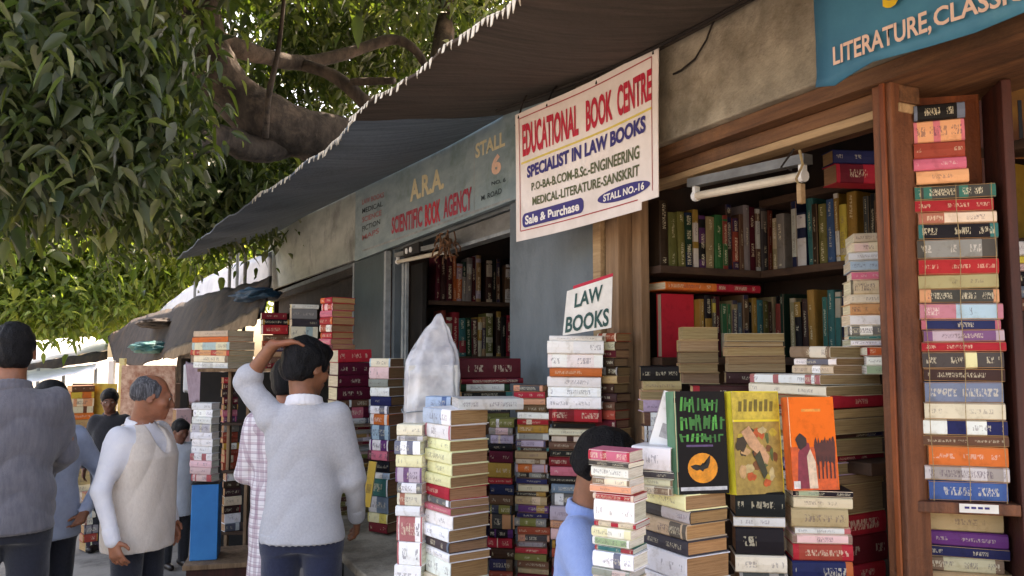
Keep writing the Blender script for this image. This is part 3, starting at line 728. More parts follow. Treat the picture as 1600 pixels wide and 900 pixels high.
GD = 'the tied tower by the post'
stack(GD, 1411, 1428, 1556, 291, 774, 1.95, -13, [('dark grey', 24, '', 'teal'), ('red', 22, '', 'pale pink'), ('cream', 20, '', 'brick red'), ('black', 27, '', 'teal'), ('dark grey', 33, '', 'grey'), ('red', 27, '', 'orange'),
  ('khaki', 25, '', 'pale green'), ('dark grey', 24, '', 'pale orange'), ('pale blue', 27, '', 'pink'), ('dark blue', 18, '', 'pink'), ('lilac', 20, '', 'purple'), ('red', 16, '', 'red'), ('dark grey', 28, '', 'pale yellow'),
  ('dark brown', 22, '', 'brick red'), ('grey blue', 35, '', 'lilac'), ('cream', 28, '', 'pale orange'), ('dark blue', 26, '', 'white'), ('brown', 18, '', 'pale green'), ('orange', 33, '', 'lilac'), ('grey', 24, '', 'light grey'), ('blue', 32, '', 'blue')], 'tan', rj=1.2, pj=.003, hard=False)
stack('the small pile topping the tied tower', 1414, 1424, 1507, 165, 290, 1.97, -9, [('black', 24, '', 'grey blue'), ('pale orange', 34, '', 'pink'), ('brick red', 24, '', 'orange'), ('pink', 18, '', 'purple'), ('pale orange', 20, '', 'pink')], 'brown', rj=2, pj=.003)
stack('the pile under the post-side shelf', 1425, 1442, 1572, 798, 935, 1.95, -11, [('khaki', 30, '', 'tan'), ('purple', 22, '', 'lilac'), ('dark blue', 17, '', 'grey'), ('beige', 22), ('tan', 26), ('red', 20)], 'khaki')
# front piles
stack('the pile below the standing black book', 985, 1074, 1144, 775, 0, 1.80, 48, [('pale yellow', 28, '', 'pale yellow'), ('dark grey', 23, '', 'light grey'), ('beige', 27, '', 'dark grey'), ('dark grey', 25, '', 'grey'), ('white', 44), ('white', 34), ('cream', 30)], 'tan', z0=CZ, rj=1.5)
stack('the white magazines beside the black book', 986, 1050, 1068, 700, 775, 1.83, 22, [('white', 38, '', 'white'), ('dark grey', 12, '', 'beige'), ('cream', 12), ('cream', 13)], 'white', rj=1.5)
stack('the front pile hiding the boy', 926, 986, 1004, 706, 0, 1.74, 25, [('pink', 16, '', 'red'), ('dark grey', 8), ('white', 15), ('cream', 11), ('pale orange', 11), ('red', 9), ('white', 30, '', 'white'), ('red', 8), ('pale yellow', 14), ('pale green', 12), ('teal', 8), ('white', 22), ('grey', 12), ('beige', 14), ('teal', 16), ('red', 20), ('white', 20)], 'white', z0=CZ, rj=2.5)
stack('the pile below the standing yellow book', 1139, 1148, 1229, 769, 0, 1.87, -8, [('black', 34, '', 'light grey'), ('light grey', 15, '', 'dark grey'), ('black', 38, '', 'light grey'), ('cream', 24, '', 'pale orange'), ('dark grey', 34, '', 'grey'), ('cream', 20)], 'tan', z0=CZ)
stack('the pile below the standing orange book', 1222, 1236, 1330, 767, 0, 1.86, -12, [('black', 9, '', 'pale green'), ('beige', 15, '', 'dark grey'), ('khaki', 26, '', 'tan'), ('light grey', 10), ('pale pink', 13, '', 'brown'), ('red', 23, '', 'brick red'), ('dark blue', 28, '', 'orange'), ('light grey', 22), ('red', 22)], 'cream', z0=CZ, rj=2.5)
stack('the broad pile behind the standing books', 1152, 1288, 1388, 587, 0, 2.06, 40, [('white', 18), ('cream', 18), ('red', 22, 'f'), ('brown', 17), ('khaki', 26), ('dark brown', 10, 'f'), ('khaki', 28), ('dark red', 12, 'f'), ('lilac', 22), ('brown', 16), ('khaki', 52), ('red', 38, 'f', 'red'), ('dark red', 50, 'f', 'dark red'), ('red', 30, 'f', 'red')], 'khaki', z0=CZ, rj=2.5, pj=.008)
stack('the cream pile left of the post', 1228, 1300, 1374, 541, 586, 2.10, 44, [('cream', 19), ('white', 12), ('beige', 14)], 'khaki', rj=4)
stack('the leaning booklet pile against the post', 1315, 1318, 1378, 365, 541, 2.15, -7, [('beige', 14), ('pale pink', 15), ('light grey', 13), ('pale blue', 16, '', 'grey blue'), ('pink', 13, '', 'purple'), ('beige', 22, '', 'dark grey'), ('cream', 14), ('pale orange', 17), ('white', 16), ('white', 15), ('teal', 6), ('white', 10)], 'cream', rj=4, pj=.006, W=0.13, lean=(0.018, 0))
stack('the short pile wedged beside the post', 1350, 1353, 1387, 542, 585, 2.06, -7, [('red', 14), ('white', 14), ('pale green', 14)], 'white', W=.12)
# middle distance
stack('the tallest pile of tan-edged novels', 660, 702, 768, 640, 0, 2.70, 60, [('white', 26), ('white', 24, '', 'pink'), ('pale yellow', 18), ('pale yellow', 20), ('pale yellow', 19), ('pale yellow', 18), ('red', 20, '', 'red'), ('white', 12), ('pink', 11), ('white', 22), ('white', 20), ('dark grey', 17, '', 'grey blue'), ('white', 14), ('white', 30), ('cream', 24), ('white', 30)], 'tan', z0=BZ, rj=3, pj=.006)
stack('the flat ledger lying on tan-edged novels', 702, 712, 786, 624, 642, 2.72, -12, [('light grey', 17, '', 'light grey')], 'white', L=.25, W=.17, hard=True)
stack('the white-spined pile left of the novels', 622, 660, 672, 664, 0, 2.80, 22, [('cream', 18), ('grey', 8), ('white', 22), ('pale yellow', 20), ('lilac', 24, '', 'purple'), ('white', 16, '', 'dark grey'), ('cream', 20), ('white', 16), ('white', 40, '', 'red'), ('white', 36, '', 'red'), ('white', 34), ('cream', 30)], 'white', z0=BZ, rj=2.5)
stack('the low blue pile behind the novels', 668, 704, 712, 620, 0, 2.95, 18, [('pale blue', 20, '', 'blue'), ('dark blue', 8), ('white', 24), ('cream', 30)] + [('white', 22, 'h')] * 10, 'white', z0=BZ)
stack('the paperback pile left of the wrapped bundle', 577, 609, 634, 560, 830, 3.90, 38, [('cream', 13), ('pale pink', 18, '', 'pink'), ('grey', 12), ('white', 14), ('dark blue', 14, '', 'white'), ('white', 12), ('orange', 16, '', 'white'), ('pale blue', 22, '', 'dark blue'), ('purple', 16), ('pink', 14, '', 'black'), ('black', 18, '', 'pale pink'), ('white', 9), ('teal', 26, '', 'white'), ('grey blue', 24, '', 'light grey'), ('pale yellow', 14), ('dark red', 14)], 'brown', rj=3)
def dk(n): return rnd(n, ['ochre', 'olive', 'dark grey', 'lilac', 'dark blue', 'khaki', 'maroon', 'brown', 'beige', 'dark red', 'black', 'grey', 'orange', 'red', 'purple', 'cream'], 9, 14)
stack('the striped paperback pile below the red books', 805, 856, 862, 645, 0, 3.0, 10, [('white', 10), ('red', 8), ('ochre', 12), ('grey', 10), ('lilac', 10), ('black', 6), ('khaki', 11), ('beige', 8), ('orange', 12), ('black', 8), ('dark blue', 9), ('beige', 10), ('black', 7), ('khaki', 12), ('purple', 11), ('dark blue', 8), ('olive', 12), ('brick red', 11), ('dark grey', 10), ('grey', 8), ('red', 9), ('olive', 10), ('brown', 11), ('khaki', 8), ('dark red', 12), ('brown', 10)], 'brown', z0=BZ, rj=3, pj=.006)
stack('the loose red heap on the striped pile', 803, 852, 858, 602, 645, 3.02, 12, [('dark grey', 10), ('red', 11, '', 'red'), ('pale orange', 10), ('brown', 12)], 'tan', rj=9)
stack('the shaded pile between novels and striped pile', 766, 802, 808, 655, 0, 3.15, 12, [('olive', 12), ('grey', 10), ('lilac', 12), ('black', 10), ('maroon', 16), ('ochre', 20), ('red', 9), ('dark blue', 14), ('brown', 14), ('olive', 12), ('dark grey', 20), ('black', 12), ('red', 14), ('dark brown', 14), ('brown', 16), ('brick red', 10)], 'brown', z0=BZ, rj=3)
stack('the maroon pair under the far doorway', 716, 720, 806, 560, 600, 3.45, -6, [('maroon', 30, '', 'maroon'), ('maroon', 8, '', 'dark red')], 'tan', L=.27, hard=True)
stack('the dim pile under the maroon pair', 716, 720, 800, 600, 0, 3.45, -6, [('dark green', 12), ('black', 10), ('brick red', 16), ('dark grey', 10), ('olive', 14)] + [('brown', 20, 'h'), ('grey', 16, 'h'), ('maroon', 18, 'h')] * 4, 'tan', z0=BZ)
stack('the big white pile under the placard', 852, 942, 950, 524, 660, 2.88, 6, [('white', 8, '', 'pale yellow'), ('white', 20, '', 'white'), ('white', 22, '', 'white'), ('orange', 13, '', 'red'), ('white', 16, '', 'white'), ('white', 15, '', 'white'), ('white', 18, '', 'white'), ('red', 20, '', 'dark red')], 'white', rj=1.5, hard=True)
stack('the mixed pile under the white books', 857, 934, 940, 661, 0, 2.92, 8, [('black', 8), ('cream', 9), ('dark brown', 8), ('brown', 10), ('black', 9), ('dark red', 12), ('pink', 12), ('black', 10), ('grey blue', 12), ('white', 16), ('lilac', 18), ('dark grey', 10), ('pale pink', 14), ('black', 10), ('brick red', 12), ('brown', 12), ('maroon', 18), ('brown', 16)], 'brown', z0=BZ, rj=3, pj=.008)
stack('the brown column against the stall door frame', 944, 962, 985, 520, 0, 2.88, 40, rnd(13, ['brown', 'dark brown', 'brick red', 'maroon', 'tan'], 9, 13) + [('brown', 12, 'h'), ('tan', 11, 'h'), ('maroon', 12, 'h'), ('dark brown', 11, 'h')] * 4, 'brown', rj=4, z0=BZ)
# behind the man in grey
stack('the maroon law reports by his ear', 512, 527, 584, 546, 664, 4.30, -24, [('red', 18, '', 'brick red'), ('maroon', 18), ('maroon', 16), ('maroon', 18), ('brown', 10), ('maroon', 16, '', 'pink'), ('light grey', 8)], 'cream', hard=True)
stack('the mixed books under the law reports', 514, 527, 584, 664, 0, 4.32, -24, rnd(10, ['brown', 'olive', 'pale pink', 'ochre', 'dark red', 'grey'], 10, 16) + [('brown', 18, 'h'), ('olive', 16, 'h')] * 6, 'cream', z0=BZ)
stack('the red-spined pile above his head', 499, 519, 556, 464, 546, 4.5, 58, [('red', 10), ('red', 12), ('pink', 11), ('red', 13), ('brick red', 12), ('red', 11), ('pink', 10), ('maroon', 8)], 'tan', rj=3)
stack('the slanting mixed pile above his hand', 452, 456, 499, 475, 0, 5.55, -14, [('white', 6), ('grey', 14), ('dark grey', 10), ('cream', 16), ('grey', 12), ('tan', 14), ('brown', 14)], 'cream', rj=6, z0=1.439)
stack('the red and black pile on the rack', 405, 409, 452, 488, 522, 5.55, -10, [('dark red', 10), ('black', 8), ('red', 14, '', 'red')], 'white', hard=True)
stack('the brown pile below the red ones', 408, 411, 455, 523, 576, 5.55, -10, [('brown', 14), ('brick red', 12), ('brown', 12), ('tan', 12), ('brown', 14), ('dark red', 12)], 'brown')
stack('the cream row on the high rack', 308, 357, 404, 516, 576, 5.6, 52, [('beige', 10), ('orange', 9), ('cream', 13), ('pale orange', 9), ('cream', 11), ('light grey', 10)], 'cream', L=.42, rj=2)
stack('the white exercise books on the blue crate', 299, 333, 346, 630, 752, 5.0, 36, [('white', 10, '', 'white')] * 3 + [('light grey', 12)] + [('white', 10)] * 4 + [('pale pink', 10)] * 3, 'white')
for i, (xl, xm, xr, yt, yb, d, pal) in enumerate([(103, 112, 150, 603, 680, 9.0, ['pale orange', 'orange', 'brown', 'tan']), (104, 112, 150, 682, 770, 8.9, ['khaki', 'dark brown', 'cream', 'brick red']), (126, 134, 158, 772, 862, 6.21, ['beige', 'brick red', 'dark grey', 'cream']), (150, 158, 190, 660, 786, 8.2, ['ochre', 'brown', 'yellow', 'dark grey']),
                                                    (345, 350, 372, 590, 660, 5.6, ['maroon', 'red', 'pink', 'dark brown']), (345, 350, 374, 664, 735, 5.6, ['brick red', 'brown', 'ochre', 'grey']), (346, 351, 378, 740, 830, 5.5, ['light grey', 'beige', 'dark brown', 'white']), (268, 275, 300, 640, 826, 7.0, ['pale pink', 'maroon', 'brown', 'cream'])]):
    stack(['the orange pile far down the lane', 'the khaki pile far down the lane', 'the low pile by the far kerb', 'the ochre pile behind the waistcoat man', 'the maroon rack pile behind plaid shirt', 'the middle rack pile behind plaid shirt', 'the lowest rack pile behind plaid shirt', 'the pale pile behind the waistcoat man'][i], xl, xm, xr, yt, yb, d, -14, rnd(7, pal, 9, 14), 'tan', rj=6)

# rows of upright books on the shelves
def row(desc, start, direc, length, z, hts, ths, pal, facing, page='tan', dscale=1.0, cols=None):
    x = 0; i = 0; direc = Vector(direc).normalized(); f = Vector(facing).normalized()
    n_est = 0; items = []
    while True:
        T = random.uniform(*ths)
        if x + T > length: break
        items.append((x, T)); x += T + 0.0012
    for i, (x, T) in enumerate(items):
        if page == 'dim' and random.random() < .06: continue
        h = random.uniform(*hts); W = 0.15 * random.uniform(.85, 1.05)
        X = Vector((0, 0, 1)); Y = -f; Z = X.cross(Y)
        lean = math.radians(random.choice([0, 0, 0, 0, 1.5, -1.5]))
        c = Vector(start) + direc * (x + T / 2) + Vector((0, 0, z + h / 2)) - f * (W / 2 + random.uniform(0, .012))
        R = Matrix((X, Y, Z)).transposed().to_4x4()
        m = Matrix.Translation(c) @ Matrix.Rotation(lean, 4, f) @ R
        col = cols[i] if cols and i < len(cols) else random.choice(pal)
        dist = (c - EYEP).length
        kind = 'hardback' if T > .026 else 'paperback'
        wd = {0: 'first', 1: 'second', 2: 'third'}.get(i, ORD[i] if i < len(ORD) else 'last')
        add_book(m, h, W, T, col, page, None, f'{col} {kind}, {wd} from the left on {desc}', 'books on ' + desc, size=h * T * (F / dist) ** 2 * dscale)
PD = ['ochre', 'olive', 'dark green', 'dark blue', 'black', 'dark brown', 'maroon', 'brown', 'dark green', 'khaki', 'dark grey', 'brown', 'ochre', 'black', 'brick red']
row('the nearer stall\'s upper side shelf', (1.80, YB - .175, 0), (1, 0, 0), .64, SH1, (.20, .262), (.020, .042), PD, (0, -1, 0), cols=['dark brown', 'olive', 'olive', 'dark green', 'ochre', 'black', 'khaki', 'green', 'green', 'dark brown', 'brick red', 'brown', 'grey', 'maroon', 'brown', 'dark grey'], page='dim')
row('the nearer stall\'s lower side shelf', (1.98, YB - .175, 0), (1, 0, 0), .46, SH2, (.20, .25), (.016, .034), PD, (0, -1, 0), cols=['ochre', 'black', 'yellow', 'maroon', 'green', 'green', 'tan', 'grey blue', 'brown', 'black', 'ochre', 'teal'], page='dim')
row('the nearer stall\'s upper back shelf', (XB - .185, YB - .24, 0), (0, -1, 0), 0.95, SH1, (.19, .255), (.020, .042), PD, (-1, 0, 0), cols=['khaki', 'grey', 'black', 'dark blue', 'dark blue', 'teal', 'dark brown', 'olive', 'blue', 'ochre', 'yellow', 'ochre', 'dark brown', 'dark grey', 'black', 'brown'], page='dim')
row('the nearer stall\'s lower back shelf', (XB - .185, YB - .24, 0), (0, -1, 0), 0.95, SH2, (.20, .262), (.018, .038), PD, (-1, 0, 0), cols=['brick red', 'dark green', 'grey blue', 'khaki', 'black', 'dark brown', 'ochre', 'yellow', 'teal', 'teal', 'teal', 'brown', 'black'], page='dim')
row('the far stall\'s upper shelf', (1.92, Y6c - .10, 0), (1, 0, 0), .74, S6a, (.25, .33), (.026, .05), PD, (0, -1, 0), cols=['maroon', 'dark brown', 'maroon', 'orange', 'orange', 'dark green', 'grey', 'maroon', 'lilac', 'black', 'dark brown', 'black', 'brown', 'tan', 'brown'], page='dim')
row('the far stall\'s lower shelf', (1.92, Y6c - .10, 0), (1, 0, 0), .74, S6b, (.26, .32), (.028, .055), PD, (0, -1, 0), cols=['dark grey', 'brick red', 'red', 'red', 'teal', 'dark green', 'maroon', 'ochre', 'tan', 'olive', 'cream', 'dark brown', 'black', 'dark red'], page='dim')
# flat books lying along the shelf edge, piles inside the near stall
def flat(desc, px, py, Y, L, W, T, col, rz, acc=None, page='tan', label=None):
    p = atY(px, py, Y); m = pilemat(p + Vector((0, 0, 0)), rz); dist = (p - EYEP).length
    add_book(m, L, W, T, col, page, None, label or f'{col} {desc}', None, size=L * T * (F / dist) ** 2, acc=acc)
e1 = YB - .19
for k, (x, col, L) in enumerate([(1.93, 'orange', .24), (2.16, 'red', .22)]):
    add_book(pilemat(P3(x, YB - .105, SH1 - .028 - .045), 0), L, .15, .03, col, 'cream', None, f'{col} hardback lying flat, {["left", "right"][k]} one on the lower side shelf row', None, size=900, acc=col)
add_book(pilemat(P3(1.90, YB - .12, SH2 + .12), 0) @ Matrix.Rotation(math.pi / 2, 4, 'Y') @ Matrix.Rotation(-math.pi / 2, 4, 'X'), .24, .155, .03, 'red', 'cream', True, 'large red book standing face out at the left of the lower side shelf', None, size=6000, acc='red', style=.2)
stack('the tan pile inside the nearer stall', 1058, 1062, 1124, 511, 600, 2.75, -8, [('tan', 20, 'p'), ('tan', 18, 'p'), ('brown', 18, 'p'), ('tan', 14, 'p'), ('khaki', 18, 'p')], 'khaki', rj=2)
stack('the flat brown pile right of the tan pile', 1130, 1134, 1230, 521, 600, 2.62, -8, [('beige', 12, 'p'), ('dark brown', 8, 'p'), ('tan', 14, 'p'), ('brown', 12, 'p'), ('khaki', 12, 'p'), ('dark brown', 18)], 'khaki', rj=4)
stack('the dark pile left of the tan pile', 1000, 1004, 1066, 572, 0, 2.50, -8, [('black', 22), ('khaki', 14), ('tan', 14, 'p'), ('lilac', 18), ('brown', 20), ('dark brown', 24)], 'khaki', rj=5, z0=1.27)
stack('the pile supporting the stall interior books', 1070, 1074, 1235, 602, 0, 2.35, -8, [('dark brown', 14), ('brown', 16), ('khaki', 18)], 'khaki', z0=1.27)
stack('the boxes on the uppermost back shelf', 1300, 1303, 1370, 232, 286, 2.55, -30, [('dark blue', 20), ('red', 28, '', 'maroon')], 'brown', L=.22, hard=True)
# dim case right of the dark post
stack('the dim pile at the right edge', 1571, 1574, 1640, 378, 560, 2.25, -10, [('light grey', 22), ('yellow', 12), ('pale pink', 12), ('black', 22), ('grey blue', 18), ('brown', 20), ('dark brown', 34), ('maroon', 18), ('dark grey', 20)], 'brown')

# ---------------------------------------------------------------- face-out display books with printed fronts
def display_book(name_label, xl, xm, xr, yt, yb, d, T, t, col, spine, art, leanback=6, tilt=0.0, page='cream'):
    """upright book, front cover towards the eye; t turns it; art(mb maker) draws in cover units"""
    bot = atD((xm + xr) / 2, yb, d); top = atD((xm + xr) / 2, yt, d); H = top.z - bot.z; W = (xr - xm) / F * d / math.cos(math.radians(t)) * math.cos(math.atan2(xm - 800, F))
    c = Vector((-bot.x, -bot.y, 0)).normalized(); left = -RGT.normalized() if True else None
    left = Vector((-c.y, c.x, 0)); left = left if left.dot(RGT) < 0 else -left
    nrm = c * math.cos(math.radians(t)) + left * math.sin(math.radians(t))
    right = Vector((0, 0, 1)).cross(nrm).normalized()
    if right.dot(RGT) < 0: right.negate()
    up = (Vector((0, 0, 1)) * math.cos(math.radians(leanback)) - nrm * math.sin(math.radians(leanback))).normalized()
    n2 = right.cross(up).normalized()
    if n2.dot(nrm) < 0: n2.negate()
    if tilt:
        Rt = Matrix.Rotation(math.radians(tilt), 3, n2); right = Rt @ right; up = Rt @ up
    # book local: X along spine (up), Y from spine to fore-edge (right), Z front cover normal
    R = Matrix((up, right, n2)).transposed()
    if R.determinant() < 0: R = Matrix((-up, right, n2)).transposed(); flip = -1
    else: flip = 1
    m = Matrix.Translation(bot + up * (H / 2) - n2 * (T / 2)) @ R.to_4x4()
    e = empty('display_book', mat=m); tag(e, name_label, 'book', None)
    vs, fs, fuv, pv, pf = book_geo(H, W, T, False); n = len(vs); seed = random.random()
    me = make_book_mesh('cover', vs, fs, fuv, [(*L3(col), 1)] * n, [(*L3(spine), 1)] * n, [(seed, H / T, .9, 1)] * n, [M['cover']])
    o = bpy.data.objects.new('cover', me); COL.objects.link(o); o.parent = e
    me = make_book_mesh('page_block', pv, pf, [[(0, 0)] * 4] * 6, [(*L3(PG[page]), 1)] * 8, None, None, [M['pages']]); o = bpy.data.objects.new('page_block', me); COL.objects.link(o); o.parent = e
    def S(name, pts, color, lift=0.0004):      # pts in (x right 0..1, y up 0..1)
        mb = MB(); vv = [(flip * (y - .5) * H, (x - .5) * W, T / 2 + lift) for x, y in pts]
        cx = sum(v[0] for v in vv) / len(vv); cy = sum(v[1] for v in vv) / len(vv)
        mb.add([(cx, cy, T / 2 + lift)] + vv, [(0, i + 1, (i + 1) % len(vv) + 1) for i in range(len(vv))])
        key = 'art_%d_%d_%d' % tuple(int(k) for k in color)
        if key not in M: M[key] = pm(key, color, tuple(k * .8 for k in color), (60, 60, 60), .5)
        return mb, M[key], name
    groups = {}
    for it in art:
        mb, mt, nm = S(*it)
        gk = (nm, mt.name)
        if gk not in groups: groups[gk] = (MB(), mt, nm)
        groups[gk][0].add(mb.v, mb.f)
    for gmb, mt, nm in groups.values(): gmb.build(nm, mt, e)
    sp = MB(); sp.box((-H/2 + .001, -W/2 - .0012, -T/2 + .001), (H/2 - .001, -W/2 - .0009, T/2 - .001))
    key = 'spine_%d_%d_%d' % spine; M[key] = pm(key, spine, tuple(k * .82 for k in spine), (14, 40, 40), .5, detail=3); sp.build('spine_panel', M[key], e)
    return e
def circ(cx, cy, r, asp=1.0, n=24): return [(cx + r * math.cos(2 * math.pi * k / n), cy + r * asp * math.sin(2 * math.pi * k / n)) for k in range(n)]
def rect(x0, y0, x1, y1, sk=0): return [(x0, y0), (x1, y0), (x1 + sk, y1), (x0 + sk, y1)]
def blob(cx, cy, rx, ry, seed, n=11):
    q = random.Random(seed); return [(cx + rx * q.uniform(.6, 1.1) * math.cos(2 * math.pi * k / n), cy + ry * q.uniform(.6, 1.1) * math.sin(2 * math.pi * k / n)) for k in range(n)]
G1, G2 = (44, 120, 52), (70, 168, 70)
art1 = []
q = random.Random(5)
for r_, (y, h) in enumerate([(.80, .15), (.62, .15), (.50, .09)]):     # jagged green title strokes
    x = .10
    while x < .88:
        w = q.uniform(.035, .05); art1.append(('title_strokes', rect(x, y + q.uniform(-.01, .01), x + w, y + h * q.uniform(.75, 1), q.uniform(-.03, .03)), G1 if q.random() < .6 else G2))
        if q.random() < .7: art1.append(('title_strokes', rect(x, y + h * q.uniform(.2, .7), x + .10, y + h * q.uniform(.2, .7) + .022, .01), G1, .0008))
        x += w + q.uniform(.03, .06)
art1 += [('moon', circ(.5, .25, .29, .50), (236, 148, 34), .0005), ('byline', rect(.2, .455, .72, .475), (96, 74, 120), .0005), ('footer_strip', rect(.06, .035, .96, .07), (196, 198, 204), .0005)]
art1 += [('bat', [(.26, .27), (.36, .285), (.43, .26), (.50, .30), (.56, .285), (.60, .34), (.66, .38), (.64, .30), (.60, .25), (.52, .235), (.50, .215), (.44, .235), (.38, .225), (.30, .245)], (26, 22, 20), .0010)]
display_book('black paperback standing face out, green title and orange moon with a black bat', 1043, 1060, 1140, 612, 772, 1.83, .040, -30, (22, 20, 22), (92, 140, 108), art1, leanback=5, tilt=-1)
art2 = [('picture', rect(.0, .0, .98, .70), (168, 140, 70), .0004), ('band', rect(.0, .72, .98, .99), (206, 182, 70), .0004)]
for k in range(30):
    c_ = [(122, 70, 34), (200, 158, 110), (86, 100, 52), (64, 50, 34), (198, 88, 40), (196, 176, 126), (190, 166, 60), (150, 110, 70)][k % 8]
    art2.append(('figure_patch', blob(q.uniform(.12, .86), q.uniform(.08, .64), q.uniform(.04, .13), q.uniform(.03, .09), k, 14), c_, .0005 + .00006 * k))
for k in range(7): art2.append(('title_strokes', rect(.12 + k * .11, .80, .19 + k * .11, .90 + .02 * (k % 2), .02), (120, 104, 40), .0009))
art2.append(('figure', [(.15, .60), (.32, .66), (.55, .48), (.72, .36), (.66, .28), (.48, .38), (.30, .46)], (206, 158, 120), .0024))
art2.append(('figure', [(.40, .36), (.52, .42), (.66, .20), (.58, .14)], (56, 60, 40), .0026))
display_book('yellow illustrated paperback standing face out between the black and orange ones', 1130, 1152, 1226, 612, 772, 1.86, .044, -36, (222, 204, 62), (226, 212, 64), art2, leanback=5, tilt=-1)
art3 = [('picture', rect(.0, .0, .98, .46), (222, 90, 36), .0004), ('figure', [(.10, .02), (.16, .40), (.28, .52), (.40, .50), (.46, .30), (.50, .02)], (136, 42, 62), .0007), ('figure', [(.36, .02), (.34, .36), (.42, .44), (.52, .30), (.54, .02)], (222, 196, 170), .0009),
        ('hair', blob(.24, .52, .16, .09, 4), (52, 30, 28), .0012), ('title_strokes', rect(.28, .84, .70, .87, .01), (236, 150, 60), .0006), ('footer_strip', rect(.02, .02, .16, .10), (226, 220, 214), .0014)]
for k in range(7): art3.append(('figure', blob(.56 + .06 * k, .42 - .012 * (k % 3), .05, .16, 30 + k), (84, 36, 32), .0008 + .00008 * k))
for k in range(5): art3.append(('figure', rect(.56 + .085 * k, .12, .59 + .085 * k, .36, .01), (70, 34, 34), .0016))
display_book('orange paperback standing face out with red and dark figures, rightmost displayed', 1225, 1240, 1312, 621, 766, 1.86, .032, -28, (232, 108, 34), (232, 108, 52), art3, leanback=5, tilt=0)
display_book('slim white booklet standing aslant behind the green spine', 1008, 1012, 1052, 612, 702, 1.90, .008, 10, (236, 234, 230), (226, 222, 220), [('print_block', rect(.3, .2, .8, .45), (190, 186, 184))], tilt=-16)
display_book('tall yellow booklet standing at the ledge end near his elbow', 562, 566, 578, 722, 792, 3.80, .01, 20, (226, 186, 84), (226, 186, 84), [('print_block', rect(.2, .3, .8, .5), (200, 160, 70))], tilt=-6)
# strings round the tied tower and the shelf card
o_, th_, z0_, z1_, L_, W_ = STACKS[GD]
Rt = Matrix.Rotation(th_, 3, 'Z')
for k, xx in enumerate((-.42, .0, .42)):
    e = empty('binding_string', o_ + Rt @ Vector((xx * L_, 0, 0)) + Vector((0, 0, z0_))); tag(e, f'{["left", "middle", "right"][k]} vertical jute string binding the tied tower of novels', 'string', 'strings binding the tied tower')
    mb = MB(); y = -W_ / 2 - .0065; H = z1_ - z0_
    mb.tube([Rt @ Vector((.002 * math.sin(j * 1.3), y + .0012 * math.sin(j), H * j / 14)) for j in range(15)], .0009, 5); mb.build('cord', M['string'], e)
# bookcase carrying the tied tower
bc = empty('bookcase', o_); tag(bc, 'orange-brown wooden bookcase end with shelf, holding the tied tower', 'bookcase')
def lb(name, mat, lo, hi, bev=.003):
    mb = MB(); m4 = Matrix.Rotation(th_, 4, 'Z'); mb.box(lo, hi, m4); return mb.build(name, mat, bc, bevel=bev)
yb_ = W_ / 2 + .012
lb('back_board', M['wood_orange'], (-L_ / 2 - .03, yb_, .2), (L_ / 2 + .004, yb_ + .02, 2.24))
lb('shelf', M['wood'], (-L_ / 2 - .035, -W_ / 2 - .012, z0_ - .028), (L_ / 2 + .012, yb_ - .002, z0_ - .0015))
lb('side_board', M['dark_red_wood'], (L_ / 2 + .014, -W_ / 2 - .01, .1), (L_ / 2 + .036, yb_ + .02, 2.20))
lb('side_board', M['wood_frame'], (-L_ / 2 - .012, yb_ - .006, z0_), (-L_ / 2 + .004, yb_ - .001, z1_ + .02), .001)
lb('base_board', M['wood'], (-L_ / 2 - .03, -W_ / 2, .70), (L_ / 2 + .01, yb_ - .002, .955))
card = empty('shelf_card', o_ + Rt @ Vector((.015, -W_ / 2 - .0085, 0)) + Vector((0, 0, z0_ - .012))); tag(card, 'small white paper card stuck on the shelf edge beneath the tied tower', 'label card')
mb = MB(); m4 = Matrix.Rotation(th_, 4, 'Z'); mb.box((-.041, -.006, -.011), (.041, -.0045, .009), m4); mb.build('card', M['paper'], card)
mb = MB(); [mb.box((-.03 + .014 * k, -.0066, -.002), (-.02 + .014 * k, -.0061, .003), m4) for k in range(4)]; mb.build('print', M['ink_navy'], card)
# dim case beyond the dark post
dc = empty('dim_bookcase', (2.6, 1.2, 0)); tag(dc, 'dim wooden book case at the right edge holding shadowed books', 'bookcase')
c3 = atD(1640, 600, 2.3); mdc = Matrix.Translation((c3.x, c3.y, 0)) @ Matrix.Rotation(th_, 4, 'Z')
for nm, mt, lo, hi in [('back_board', 'inner', (-.3, .16, 0), (.5, .18, 2.6)), ('shelf', 'shelf', (-.14, -.02, 1.50), (.5, .158, 1.522)), ('shelf', 'shelf', (-.14, -.02, 2.06), (.5, .158, 2.082)), ('side_board', 'dark_red_wood', (-.165, -.03, 0), (-.142, .158, 2.6))]:
    mb = MB(); mb.box(lo, hi, mdc); o = mb.build(nm, M[mt], dc); o.matrix_parent_inverse = dc.matrix_world.inverted() if False else Matrix.Translation((-2.6, -1.2, 0))
ps = empty('yellow_poster', atD(1600, 185, 2.36)); tag(ps, 'yellow-brown poster with black upright figures on the dim case', 'poster')
m4 = Matrix.Rotation(th_, 4, 'Z')
M['poster'] = pm('poster_print', (150, 104, 40), (110, 62, 30), (9, 9, 9), .7)
mb = MB(); mb.box((-.055, 0, -.12), (.12, .004, .12), m4); mb.build('sheet', M['poster'], ps)
mb = MB()
for k in range(5): mb.box((-.045 + k * .03, -.002, -.07 + .01 * (k % 2)), (-.035 + k * .03, -.0008, .035 + .02 * (k % 3)), m4)
mb.build('figures', M['black'], ps)
flush_books()
